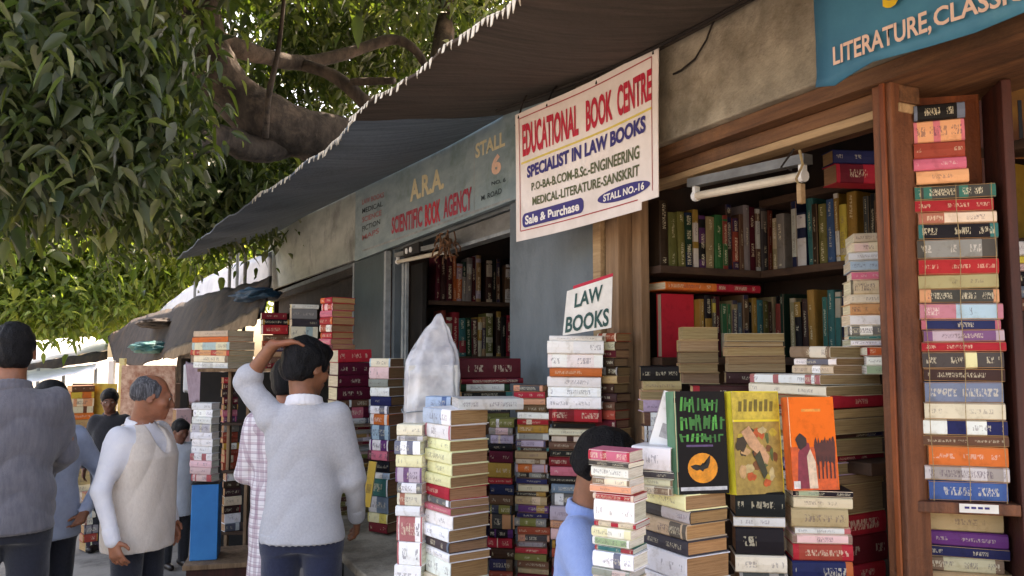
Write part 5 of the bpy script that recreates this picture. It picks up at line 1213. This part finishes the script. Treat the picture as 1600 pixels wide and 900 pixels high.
def person(label, loc, rz, H, skin, hair, shirt, trousers, head=(0, 0, 0), arms=None, lean=0.0, vest=None, hairkind='short', bulk=1.0, hem=.86, sleeves='long', h=.0075, fold=.006, belt=True, collar=None, group=None, cuff=None, bald=False, headfwd=0.0, legs=True):
    k = H / 1.70
    sh = lambda z: lean * max(0, z - .95 * k) # forward shift
    def Pt(x, y, z): return np.array([x * k, y * k + sh(z * k), z * k])
    hc = Pt(0, .038 + headfwd, 1.570); R = rotm(*head); nb = Pt(0, -.015, 1.40)
    def hp(x, y, z): return hc + (R @ np.array([x, y, z])) * k
    A = arms or {}
    J = {}
    for s, nm in ((-1, 'l'), (1, 'r')):
        S_ = Pt(s * .178 * bulk, -.01, 1.365); a = A.get(nm)
        if a: E_, Wr = np.array(a[0]), np.array(a[1]); Hd = np.array(a[2]) if len(a) > 2 else None
        else: E_, Wr, Hd = Pt(s * .235 * bulk, -.03, 1.10), Pt(s * .225 * bulk, .04, .86), None
        J[nm] = (S_, E_, Wr, Hd)
    allp = [j for v in J.values() for j in v[:3]] + [hc]
    mn = np.min(allp, 0); mx = np.max(allp, 0)
    lo = [min(mn[0] - .14, -.28 * k), min(mn[1] - .16, -.2 * k), -.01]; hi = [max(mx[0] + .14, .28 * k), max(mx[1] + .17, .26 * k), max(mx[2] + .16, hc[2] + .15 * k)]
    # ---- body
    B = Field(lo, hi, h)
    tors = [(.86, 0, 0, .15, .10), (.95, 0, 0, .155, .105), (1.08, 0, .01, .135, .095), (1.25, 0, .01, .155, .105), (1.36, 0, 0, .14, .085), (1.42, 0, -.01, .07, .06)]
    def TP(prof, e=0.0, kk=1.0):
        return [(z * k, x * k, y * k + sh(z * k), (a * (bulk if z > .9 else 1) + e) * k * kk, (b * bulk + e) * k * kk) for z, x, y, a, b in prof]
    B.loft(TP(tors))
    for nm, (S_, E_, Wr, Hd) in J.items():
        B.cap(S_ * [.9, 1, 1], E_, .048 * k, .038 * k, .03); B.cap(E_, Wr, .038 * k, .026 * k, .015)
    B.cap(nb, hp(0, -.025, -.05), .058 * k, .052 * k, .03)
    # head
    B.ell(hp(0, -.018, .030), np.array([.074, .094, .084]) * k, .02, R); B.ell(hp(0, .022, -.028), np.array([.060, .074, .082]) * k, .025, R); B.ell(hp(0, .040, -.078), np.array([.042, .046, .034]) * k, .025, R)
    B.cap(hp(-.034, .080, .020), hp(.034, .080, .020), .013 * k, .013 * k, .02)
    B.cap(hp(0, .092, .004), hp(0, .112, -.030), .009 * k, .0135 * k, .012); B.cap(hp(-.013, .098, -.036), hp(.013, .098, -.036), .009 * k, .009 * k, .008)
    for s in (-1, 1):
        B.sub(hp(s * .031, .104, .004), np.array([.019, .016, .012]) * k, .012, R); B.ell(hp(s * .045, .062, -.025), np.array([.022, .024, .022]) * k, .02, R)
        Re = R @ np.array(Matrix.Rotation(math.radians(-14), 3, 'X') @ Matrix.Rotation(math.radians(s * -22), 3, 'Z'))
        B.ell(hp(s * .077, -.008, -.008), np.array([.009, .020, .033]) * k, .006, Re); B.sub(hp(s * .087, -.004, -.006), np.array([.007, .010, .018]) * k, .005, Re)
    B.cap(hp(-.020, .090, -.060), hp(.020, .090, -.060), .0085 * k, .0085 * k, .008); B.cap(hp(-.016, .089, -.073), hp(.016, .089, -.073), .008 * k, .008 * k, .008); B.ell(hp(0, .078, -.098), np.array([.022, .018, .016]) * k, .015, R)
    # hands: palm and five fingers
    for nm, (S_, E_, Wr, Hd) in J.items():
        s = -1 if nm == 'l' else 1
        f = (Wr - E_); f = f / np.linalg.norm(f)
        if Hd is not None: f = np.array(Hd[:3], float); f /= np.linalg.norm(f)
        side = np.array(A[nm][3], float) if nm in A and len(A[nm]) > 3 else np.array([0, 1.0, 0]); curl = A[nm][4] if nm in A and len(A[nm]) > 4 else .35
        side = side - f * side.dot(f); side /= np.linalg.norm(side); pn = np.cross(side, f) * (s if nm in A and len(A[nm]) > 5 else s)   # palm normal
        if nm in A and len(A[nm]) > 5: pn = np.array(A[nm][5], float); pn -= f * pn.dot(f); pn -= side * pn.dot(side); pn /= np.linalg.norm(pn)
        pl_ = .085 * k
        for q in (-.026, -.009, .009, .026): B.cap(Wr + f * .012 * k + side * q * .6 * k, Wr + f * pl_ + side * q * k, .0135 * k, .0125 * k, .012)
        for q, ln in ((.030, .070), (.011, .080), (-.009, .074), (-.028, .058)):
            a = Wr + f * (pl_ - .004) + side * q * k; d1 = f * math.cos(curl) + pn * math.sin(curl) + side * q * 2.0; d1 /= np.linalg.norm(d1); b = a + d1 * ln * .5 * k
            d2 = f * math.cos(curl * 2.4) + pn * math.sin(curl * 2.4) + side * q * 1.0; c = b + d2 * ln * .5 * k; B.cap(a, b, .0095 * k, .0088 * k, .003); B.cap(b, c, .0088 * k, .0072 * k, .002)
        a = Wr + f * .025 * k + side * .026 * k; b = a + (f * .55 + side * .75 + pn * .35) * .036 * k; c = b + (f * .85 + side * .3 + pn * .3) * .03 * k; B.cap(a, b, .0125 * k, .0105 * k, .006); B.cap(b, c, .0105 * k, .0085 * k, .002)
    if legs:
        for s in (-1, 1):
            B.cap(Pt(s * .085, 0, .90) * [1, 1, 1], Pt(s * .09, .01, .48), .075 * k, .05 * k, .03); B.cap(Pt(s * .09, .01, .48), Pt(s * .09, -.02, .09), .05 * k, .034 * k, .02); B.cap(Pt(s * .09, -.03, .04), Pt(s * .095, .10, .035), .032 * k, .028 * k, .02)
    body = B.mesh('person', skin); body.location = loc; body.rotation_euler = (0, 0, math.radians(rz)); tag(body, label, 'person', group)
    # ---- shirt
    st_ = Field(lo, hi, h); up = [(hem, 0, .0, .180, .136 + max(0, .8 - hem) * .08), (.98, 0, .005, .170, .128), (1.10, 0, .012, .162, .120), (1.25, 0, .010, .175, .122), (1.34, 0, .0, .172, .105), (1.385, 0, -.008, .125, .083), (1.425, 0, -.012, .066, .066)]
    st_.loft(TP(up))
    for nm, (S_, E_, Wr, Hd) in J.items():
        st_.cap(S_ * [.86, 1, 1], E_, .060 * k, .046 * k, .05)
        sl = sleeves[nm] if isinstance(sleeves, dict) else sleeves
        if sl == 'long': st_.cap(E_, Wr + (E_ - Wr) * .03, .045 * k, .034 * k, .015)
        elif sl == 'rolled': st_.cap(E_, E_ + (Wr - E_) * .12, .050 * k, .056 * k, .01); 
    st_.folds((fold if vest is None else fold * .5) * k, 1.0, hash(label) % 7 * .9)
    st_.plane_cut((0, 0, -1), -hem * k)
    sh_o = st_.mesh('shirt', shirt, body)
    hb_ = Field([-.26 * k, -.22 * k, (hem - .03) * k], [.26 * k, .22 * k, (hem + .08) * k], .006); zz_ = hem if vest is None else hem - .03; ex = (0, 0) if vest is None else (.012, .014)
    hb_.loft(TP([(zz_ - .004, 0, 0, .177 + ex[0], .133 + ex[1] + max(0, .8 - hem) * .08), (zz_ + .035, 0, 0, .176 + ex[0], .134 + ex[1] + max(0, .8 - hem) * .08)])); w_, X_, Y_, Z_ = hb_.win(hb_.lo, hb_.lo + hb_.h * hb_.n, 0)
    hb_.D += (.0012 * np.sin(260 * X_ + 120 * Y_)).astype(np.float32); hb_.mesh('hem_band', shirt if vest is None else vest, sh_o)
    # collar
    cl = Field(nb - .13, nb + .13, .005); Rn = np.array(Matrix.Rotation(math.radians(-16), 3, 'X')); n_ = 22; cc = nb + np.array([0, .004, .022 * k])
    for q in range(n_ + (0 if vest is None else -4)):
        a0 = math.pi / 2 + .22 + (2 * math.pi - .44) * q / (n_ - 1); p = Rn @ np.array([.064 * math.cos(a0), .060 * math.sin(a0), 0]) * k
        a1 = math.pi / 2 + .22 + (2 * math.pi - .44) * min(q + 1, n_ - 1) / (n_ - 1); p2 = Rn @ np.array([.064 * math.cos(a1), .060 * math.sin(a1), 0]) * k
        for dz, rr in ((.014, .007), (-.004, .010), (-.016, .011)):
            o_ = 1 + (.14 - dz) * .6; cl.cap(cc + p * [o_, o_, 1] + [0, 0, dz * k], cc + p2 * [o_, o_, 1] + [0, 0, dz * k], rr * k, rr * k, .008)
    if vest is not None or collar is not None:
        for s in (-1, 1): cl.cap(cc + np.array([s * .018, .066, .0]) * k, cc + np.array([s * .052, .072, -.055]) * k, .011 * k, .006 * k, .01); cl.cap(cc + np.array([s * .045, .05, .005]) * k, cc + np.array([s * .052, .072, -.055]) * k, .010 * k, .006 * k, .01)
    cl.mesh('collar', collar or shirt, sh_o)
    # cuffs
    if cuff is not None:
        for nm, (S_, E_, Wr, Hd) in J.items():
            cf = Field(np.minimum(E_, Wr) - .09, np.maximum(E_, Wr) + .09, .005); dd = (Wr - E_); sl = sleeves[nm] if isinstance(sleeves, dict) else sleeves
            if sl == 'rolled': cf.cap(E_ + dd * .02, E_ + dd * .16, .056 * k, .058 * k, .004)
            else: cf.cap(Wr - dd * .17, Wr + dd * .02, .040 * k, .038 * k, .004)
            cf.folds(.001); cf.mesh('cuff', cuff, sh_o)
    # vest
    if vest is not None:
        V = Field(lo, hi, h); hv = hem - .03
        V.loft(TP([(hv, 0, .0, .190, .150), (.98, 0, .005, .184, .144), (1.10, 0, .012, .176, .138), (1.25, 0, .012, .188, .142), (1.33, 0, .0, .176, .126), (1.385, 0, -.006, .134, .100), (1.42, 0, -.012, .075, .074)]))
        V.folds(.0045 * k, .9, 2.0); V.plane_cut((0, 0, -1), -hv * k)
        V.sub(Pt(0, .14, 1.40), np.array([.062, .13, .13]) * k, .006)
        for s in (-1, 1): V.sub(Pt(s * .215 * bulk, 0, 1.29), np.array([.055, .14, .115]) * k, .01)
        V.mesh('vest', vest, body)
    # ---- trousers
    T = Field([lo[0], -.2 * k, -.01], [hi[0], .3 * k, 1.02 * k], h)
    T.loft(TP([(.80, 0, 0, .152, .106), (.87, 0, -.004, .158, .114), (.90, 0, 0, .145, .10)], 0))
    for s in (-1, 1): T.cap(Pt(s * .085, 0, .84), Pt(s * .095, .012, .48), .088 * k, .066 * k, .03); T.cap(Pt(s * .095, .012, .48), Pt(s * .095, -.015, .07), .066 * k, .056 * k, .03)
    T.folds(.004 * k, .8, 1.0); T.plane_cut((0, 0, -1), -.05 * k); tr = T.mesh('trousers', trousers, body)
    # shoes
    for s in (-1, 1):
        F_ = Field(Pt(s * .095, -.12, -.01) - .06, Pt(s * .095, .18, .1) + .05, .008); F_.cap(Pt(s * .095, -.06, .045), Pt(s * .098, .13, .035), .042 * k, .036 * k, .01); F_.ell(Pt(s * .095, -.05, .06), np.array([.042, .05, .045]) * k, .02); F_.plane_cut((0, 0, -1), -.002); F_.mesh('shoe', M['shoe'], body)
    # ---- hair
    Hf = Field(hc - .16, hc + .17, .005 if h < .008 else .008)
    if bald:
        Hf.ell(hp(0, -.022, .026), np.array([.080, .098, .086]) * k, .01, R); Hf.sub(hp(0, .10, .07), np.array([.060, .085, .085]) * k, .012, R); Hf.sub(hp(0, .12, -.03), np.array([.13, .105, .12]) * k, .012, R)
    else:
        e = {'short': .006, 'thick': .016, 'bowl': .019}[hairkind]
        Hf.ell(hp(0, -.018, .034), np.array([.075 + e, .096 + e, .088 + e * .9]) * k, .01, R); Hf.ell(hp(0, -.05, -.02), np.array([.066 + e * .7, .060 + e, .07]) * k, .02, R)
        if hairkind != 'short': Hf.ell(hp(.0, .055, .085), np.array([.062, .05, .032]) * k, .02, R)
        Hf.sub(hp(0, .125, -.035), np.array([.095, .085, .085]) * k, .012, R)
        for s in (-1, 1): Hf.sub(hp(s * .105, .012, -.036), np.array([.045, .052, .052]) * k, .01, R)
    Hf.sub(hp(0, -.02, -.14), np.array([.13, .16, .072]) * k, .012, R)
    Hf.hairnoise(.0024 if h < .008 else .0015); Hf.mesh('hair', hair, body)
    # eyes, brows, lips
    for s in (-1, 1):
        for nm, rr, off, mt in (('eye', .0115, .079, M['eye']),):
            bm = bmesh.new(); bmesh.ops.create_uvsphere(bm, u_segments=14, v_segments=10, radius=rr * k); me = bpy.data.meshes.new('eye'); bm.to_mesh(me); bm.free(); me.materials.append(mt); o = bpy.data.objects.new('eye', me); COL.objects.link(o); o.parent = body; o.location = hp(s * .031, off, .004)
            bm = bmesh.new(); bmesh.ops.create_uvsphere(bm, u_segments=12, v_segments=8, radius=rr * .5 * k); me = bpy.data.meshes.new('iris'); bm.to_mesh(me); bm.free(); me.materials.append(M['iris']); o2 = bpy.data.objects.new('iris', me); COL.objects.link(o2); o2.parent = o; o2.location = (R @ np.array([0, rr * .72, -.001])) * k
        b_ = Field(hp(s * .033, .09, .026) - .03, hp(s * .033, .09, .026) + .03, .003); b_.cap(hp(s * .015, .094, .024), hp(s * .048, .083, .028), .0042 * k, .003 * k, .0); b_.mesh('eyebrow', hair, body)
    l_ = Field(hp(0, .095, -.066) - .04, hp(0, .095, -.066) + .04, .003); l_.cap(hp(-.018, .0935, -.061), hp(.018, .0935, -.061), .0062 * k, .0062 * k, .002); l_.cap(hp(-.014, .0925, -.071), hp(.014, .0925, -.071), .006 * k, .006 * k, .002); l_.mesh('lips', M['lips'], body)
    return body

M['shoe'] = pm('shoe_leather', (40, 30, 26), (28, 22, 20), (20, 20, 20), .4)
SK = [skin_mat('brown_skin', (142, 92, 66)), skin_mat('warm_brown_skin', (156, 100, 74)), skin_mat('deep_brown_skin', (116, 72, 54))]
HB = hair_mat('black_hair', (9, 8, 10), (24, 22, 26)); HG = hair_mat('grey_hair', (62, 62, 66), (128, 128, 132))
grey_knit = cloth_mat('heather_grey_knit', (178, 178, 182), (160, 161, 167), (120, 120, 120), .2); dgrey = cloth_mat('dark_grey_cloth', (104, 102, 108), (84, 84, 92), (60, 60, 14))
navy = cloth_mat('navy_trouser_cloth', (44, 50, 72), (34, 38, 58)); dnavy = cloth_mat('charcoal_trouser_cloth', (40, 42, 52), (30, 32, 40)); white_c = cloth_mat('white_shirt_cotton', (226, 224, 226), (206, 206, 214), (12, 12, 12))
pblue = cloth_mat('pale_blue_cotton', (162, 174, 196), (140, 152, 176), (12, 12, 12)); bblue = cloth_mat('light_blue_cotton', (150, 172, 218), (124, 148, 200), (10, 10, 10)); beige_k = cloth_mat('beige_knit', (208, 196, 184), (194, 181, 169), (120, 120, 60), .2); pale_c = cloth_mat('pale_grey_cotton', (206, 212, 220), (186, 194, 204), (12, 12, 12))
dark_c = cloth_mat('dark_cloth', (46, 46, 50), (34, 34, 38))

def gpos(px, d): p = atD(px, 550, d); return (p.x, p.y, 0)
# man in grey, hand on his head
k_ = 1.63 / 1.70
person('man seen from behind in grey sweater and navy trousers, left hand on his head', gpos(478, 3.3), -22, 1.61, SK[0], HB, grey_knit, navy, head=(-38, 14, 0),
       arms={'l': ((-.245, .02, 1.425), (-.128, -.03, 1.578), (.95, .05, .16), (0, 1, 0), .28, (.1, 0, -1)), 'r': ((.205, .02, 1.03), (.20, .14, .86))}, sleeves={'l': 'rolled', 'r': 'long'}, cuff=grey_knit, bulk=.92, hem=.84, hairkind='thick', collar=white_c, h=.0065, fold=.0065)
# man at the left edge
person('man at the left edge seen from behind, black hair, loose dark grey shirt', gpos(20, 3.3), 4, 1.68, SK[0], HB, dgrey, dnavy, head=(0, 4, 0), bulk=1.02, hem=.84, fold=.013, h=.0075, arms={'l': ((-.235, .05, 1.12), (-.16, .20, .95)), 'r': ((.215, .09, 1.12), (.13, .24, 1.0))}, hairkind='short')
person('stooping person in pale blue shirt half hidden behind the man at left', gpos(86, 3.9), 38, 1.42, SK[0], HB, pblue, dnavy, head=(10, 10, 0), hem=.80, fold=.005, arms={'r': ((.27, -.03, .92), (.10, -.13, .78)), 'l': ((-.2, .05, .95), (-.15, .15, .8))}, h=.009)
# older man, beige vest
person('older grey-haired man in profile, white shirt under a beige knitted vest', gpos(226, 3.75), -128, 1.455, SK[1], HG, white_c, dnavy, head=(38, 12, 0), vest=beige_k, bald=True, bulk=1.10, hem=.80, fold=.007, h=.0065, collar=white_c, cuff=white_c, headfwd=.02,
       arms={'r': ((.242, -.01, .95), (.235, .05, .745)), 'l': ((-.20, -.02, .95), (-.19, .04, .75))})
# plaid shirt
person('person in a pink and white plaid shirt standing in front of the man in grey', gpos(450, 3.80), -14, 1.52, SK[1], HB, plaid_mat('pink_plaid_cotton'), dark_c, head=(0, 8, 0), hem=.50, bulk=1.0, arms={'l': ((-.19, .04, .98), (-.13, .20, .92)), 'r': ((.19, .06, 1.0), (.12, .22, 1.0))}, fold=.004, h=.009, hairkind='thick')
# boy in blue
person('black-haired boy in light blue shirt bending behind the front book pile', gpos(897, 2.25), -134, 1.335, SK[0], HB, bblue, dark_c, head=(-4, 38, 0), hairkind='bowl', hem=.84, lean=.12, collar=bblue, fold=.004, h=.0065, arms={'l': ((-.2, .12, .93), (-.12, .30, .90)), 'r': ((.2, .10, .93), (.12, .30, .92))}, bulk=.92)
person('dark-haired vendor in dark shirt sitting far back behind the waistcoat man', gpos(176, 6.4), 160, 1.26, SK[2], HB, dark_c, dark_c, head=(20, 10, 0), h=.012, hairkind='thick')
person('person in pale shirt bending over books between vest man and blue box', gpos(284, 5.9), 200, 1.06, SK[2], HB, pale_c, dark_c, head=(10, 18, 0), h=.012, hairkind='thick', hem=.6)
# ---------------------------------------------------------------- trees
def leaf_cloud(name, centers, N, size, mat, parent, seed=0, spray=9, droop=.6, spread=.30):
    """centers: (point, radii, weight); sprays of hanging leaves spread through the volumes"""
    r = np.random.default_rng(seed); w = np.array([c[2] for c in centers], float); w /= w.sum()
    ns = N // spray; idx = r.choice(len(centers), ns, p=w)
    C = np.array([tuple(c[0]) for c in centers])[idx]; Rr = np.array([c[1] for c in centers])[idx]
    u = r.normal(size=(ns, 3)); u /= np.linalg.norm(u, axis=1)[:, None]; rad = r.random(ns) ** .42
    P = C + u * rad[:, None] * Rr
    # push into clumps so gaps open between them
    cl = r.normal(size=(max(8, ns // 26), 3)); ci = r.integers(0, ns, max(8, ns // 26)); cen = P[ci]
    d = ((P[:, None, :] - cen[None]) ** 2).sum(2); near = cen[d.argmin(1)]; P = P * .55 + near * .45
    P = np.repeat(P, spray, 0); n = len(P)
    base = P + r.normal(size=(n, 3)) * spread * .5
    a = r.random(n) * 2 * math.pi; el = -droop + r.normal(size=n) * .45
    d = np.stack([np.cos(a) * np.cos(el), np.sin(a) * np.cos(el), np.sin(el)], 1)
    L = size * (.5 + 1.0 * r.random(n)); Wd = L * (.34 + .26 * r.random(n)); cv = .1 + .5 * r.random(n)
    s = np.cross(d, np.array([0, 0, 1.0])[None] + r.normal(size=(n, 3)) * .5); s /= np.linalg.norm(s, axis=1)[:, None]; nn = np.cross(s, d)
    fold = .16 + .22 * r.random(n)
    def pt(t, sd, dn): return base + d * (L * t)[:, None] + s * (Wd * sd)[:, None] + nn * (Wd * dn)[:, None] + np.array([0, 0, -1.0])[None] * (L * cv * t * t)[:, None]
    fo = lambda q: nn * (Wd * fold * q)[:, None]
    V = np.stack([pt(0, 0, 0), pt(.16, -.34, 0) + fo(.7), pt(.18, 0, 0), pt(.16, .34, 0) + fo(.7), pt(.44, -.5, 0) + fo(1), pt(.46, 0, 0), pt(.44, .5, 0) + fo(1), pt(.76, -.33, 0) + fo(.7), pt(.76, 0, 0), pt(.76, .33, 0) + fo(.7), pt(1.06, 0, 0)], 1)
    me = bpy.data.meshes.new(name); me.vertices.add(n * 11); me.vertices.foreach_set('co', V.astype(np.float32).ravel())
    off = (np.arange(n) * 11)[:, None]
    tri = np.concatenate([np.array([[0, 2, 1]]) + off, np.array([[0, 3, 2]]) + off, np.array([[7, 8, 10]]) + off, np.array([[8, 9, 10]]) + off]); qd = np.concatenate([np.array([c_]) + off for c_ in ([1, 2, 5, 4], [2, 3, 6, 5], [4, 5, 8, 7], [5, 6, 9, 8])])
    li = np.concatenate([tri.ravel(), qd.ravel()]).astype(np.int32); me.loops.add(len(li)); me.loops.foreach_set('vertex_index', li)
    ls = np.concatenate([np.arange(len(tri)) * 3, len(tri) * 3 + np.arange(len(qd)) * 4]).astype(np.int32); me.polygons.add(len(ls)); me.polygons.foreach_set('loop_start', ls); me.update(calc_edges=True)
    at = me.attributes.new('rnd', 'FLOAT', 'POINT'); at.data.foreach_set('value', np.repeat(r.random(n), 11).astype(np.float32)); me.materials.append(mat)
    me.polygons.foreach_set('use_smooth', np.ones(len(ls), bool))
    o = bpy.data.objects.new(name, me); COL.objects.link(o); o.parent = parent; return o
def branch(mb, pts, radii, seed, n=10, sub=5):
    q = random.Random(seed); P = []; R = []
    pts = [Vector(p) for p in pts]
    for i in range(len(pts) - 1):
        p0, p1, p2, p3 = pts[max(i - 1, 0)], pts[i], pts[i + 1], pts[min(i + 2, len(pts) - 1)]
        for k in range(sub):
            t = k / sub; P.append(.5 * ((2 * p1) + (p2 - p0) * t + (2 * p0 - 5 * p1 + 4 * p2 - p3) * t * t + (3 * p1 - p0 - 3 * p2 + p3) * t ** 3)); R.append((radii[i] + (radii[i + 1] - radii[i]) * t) * q.uniform(.92, 1.08))
    P.append(pts[-1]); R.append(radii[-1]); mb.tube(P, R, n)
tr = empty('tree', (3.35, 7.7, 0)); tag(tr, 'big spreading tree with a thick curving brown bough reaching over the awnings', 'tree'); O = Vector((3.35, 7.7, 0))
def B(px, py, d): return atD(px, py, d) - O
mb = MB(); branch(mb, [(0, 0, -.1), (-.05, -.1, 1.5), (-.2, -.2, 2.9), B(650, 250, 7.0)], [.36, .31, .27, .20], 1, 14); mb.build('trunk', M['bark'], tr, smooth=True)
def bough(pts, r, seed, n=10): mb = MB(); branch(mb, pts, r, seed, n); mb.build('bough', M['bark'], tr, smooth=True)
bough([B(660, 262, 7.0), B(570, 232, 6.7), B(490, 214, 6.4), B(420, 190, 6.2), B(365, 148, 6.1), B(332, 98, 6.0), B(318, 40, 6.0), B(308, -60, 6.0), B(270, -200, 6.0)], [.23, .225, .21, .205, .19, .17, .15, .12, .08], 2, 14)
bough([B(470, 215, 6.4), B(400, 232, 6.1), B(340, 215, 5.8), B(285, 235, 5.4), B(225, 262, 4.9), B(150, 250, 4.4)], [.13, .115, .095, .075, .055, .025], 3)
bough([B(415, 215, 6.0), B(420, 150, 5.9), B(436, 70, 5.9), B(446, -30, 5.9)], [.026, .022, .018, .012], 4, 8)
bough([B(330, 60, 6.0), B(400, 84, 6.4), B(470, 98, 6.9), B(540, 84, 7.2), B(612, 62, 7.4), B(648, 78, 7.4), B(668, 112, 7.4), B(676, 150, 7.4)], [.08, .07, .062, .055, .05, .042, .035, .03], 5)
bough([B(470, 100, 6.9), B(520, 118, 6.8), B(560, 150, 6.8), B(600, 190, 6.9)], [.05, .055, .06, .07], 6)
bough([B(550, 128, 6.7), B(585, 127, 6.6), B(616, 126, 6.5)], [.035, .035, .03], 7, 8)
bough([B(318, 60, 6.0), B(262, 20, 5.6), B(200, -30, 5.2), B(120, -60, 4.8)], [.07, .055, .045, .03], 8)
bough([B(300, -40, 6.0), B(380, -120, 6.6), B(520, -190, 7.4)], [.07, .06, .04], 9)
bough([B(636, 252, 7.0), B(690, 90, 8.0), B(700, -120, 8.6)], [.14, .11, .07], 10)
def CC(px, py, d, r, w): return (B(px, py, d), r, w)
near = [CC(70, 60, 4.4, (.75, .8, .6), 2.0), CC(60, 205, 4.2, (.65, .7, .45), 1.8), CC(170, 110, 4.8, (.46, .7, .55), 1.9), CC(165, 255, 4.9, (.42, .6, .32), 1.5), CC(-80, 120, 4.2, (.7, .7, .9), 1.0), CC(150, -80, 4.8, (.9, .9, .6), 1.2), CC(10, 290, 4.9, (.35, .6, .28), .5), CC(205, 30, 5.4, (.35, .6, .4), .7)]
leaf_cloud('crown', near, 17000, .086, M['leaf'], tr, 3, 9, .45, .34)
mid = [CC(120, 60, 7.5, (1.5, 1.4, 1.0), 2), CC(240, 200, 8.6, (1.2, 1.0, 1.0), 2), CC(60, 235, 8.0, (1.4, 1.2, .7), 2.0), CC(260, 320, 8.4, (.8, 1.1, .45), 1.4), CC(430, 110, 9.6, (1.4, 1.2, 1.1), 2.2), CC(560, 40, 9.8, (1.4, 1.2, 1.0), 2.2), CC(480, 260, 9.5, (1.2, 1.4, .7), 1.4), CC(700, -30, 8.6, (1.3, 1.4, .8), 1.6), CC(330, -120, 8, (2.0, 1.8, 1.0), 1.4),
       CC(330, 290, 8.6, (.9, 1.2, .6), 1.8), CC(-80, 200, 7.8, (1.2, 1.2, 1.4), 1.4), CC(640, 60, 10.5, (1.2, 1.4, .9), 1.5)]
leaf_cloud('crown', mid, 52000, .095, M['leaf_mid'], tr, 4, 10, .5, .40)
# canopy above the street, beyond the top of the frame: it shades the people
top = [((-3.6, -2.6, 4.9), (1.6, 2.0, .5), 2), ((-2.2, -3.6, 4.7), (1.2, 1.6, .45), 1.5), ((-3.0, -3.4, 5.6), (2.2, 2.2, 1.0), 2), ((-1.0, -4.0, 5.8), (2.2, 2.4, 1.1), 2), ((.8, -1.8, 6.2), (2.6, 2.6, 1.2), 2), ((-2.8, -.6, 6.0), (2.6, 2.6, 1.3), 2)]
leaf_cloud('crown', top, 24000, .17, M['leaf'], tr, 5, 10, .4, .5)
# trees farther down the lane
def far_tree(label, px, d, zc, r, N, size, seed, lower=()):
    p = atD(px, 550, d); e = empty('tree', (p.x, p.y, 0)); tag(e, label, 'tree', None)
    mb = MB(); branch(mb, [(0, 0, -.1), (.1, .1, zc * .5), (-.1, 0, zc)], [.28, .22, .12], seed); mb.build('trunk', M['bark'], e, smooth=True)
    q = random.Random(seed); cs = []
    for k in range(7): cs.append(((q.uniform(-r, r) * .8, q.uniform(-r, r) * .8, zc + q.uniform(-.35, .4) * r), (r * .5, r * .5, r * .38), 1))
    for (x_, y_, dd, rr_, ww) in lower: v_ = atD(x_, y_, dd) - Vector((p.x, p.y, 0)); cs.append((tuple(v_), rr_, ww))
    for k in range(4):
        c = cs[k][0]; mb = MB(); branch(mb, [(0, 0, zc * .55), (c[0] * .5, c[1] * .5, (zc * .55 + c[2]) / 2 + .2), c], [.12, .08, .03], seed + k, 6); mb.build('bough', M['bark'], e, smooth=True)
    leaf_cloud('crown', cs, N, size, M['leaf_far'], e, seed, 10, .3, .5)
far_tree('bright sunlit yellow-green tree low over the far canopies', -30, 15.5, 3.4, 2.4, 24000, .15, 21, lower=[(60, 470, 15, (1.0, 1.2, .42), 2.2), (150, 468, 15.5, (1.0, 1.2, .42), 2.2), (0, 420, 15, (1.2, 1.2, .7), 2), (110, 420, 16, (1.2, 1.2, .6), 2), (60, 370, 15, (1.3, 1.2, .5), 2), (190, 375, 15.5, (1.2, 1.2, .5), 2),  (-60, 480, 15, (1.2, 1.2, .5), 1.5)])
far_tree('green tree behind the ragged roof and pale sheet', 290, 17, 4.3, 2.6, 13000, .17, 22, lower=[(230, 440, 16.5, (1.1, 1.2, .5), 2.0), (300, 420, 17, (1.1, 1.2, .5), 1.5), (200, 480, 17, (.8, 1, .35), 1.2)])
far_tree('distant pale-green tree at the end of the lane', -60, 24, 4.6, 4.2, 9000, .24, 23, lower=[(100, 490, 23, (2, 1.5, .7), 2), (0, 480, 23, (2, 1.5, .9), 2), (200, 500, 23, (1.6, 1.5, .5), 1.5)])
far_tree('distant tree closing the lane behind the far stalls', 330, 27, 6.0, 4.5, 9000, .26, 24)
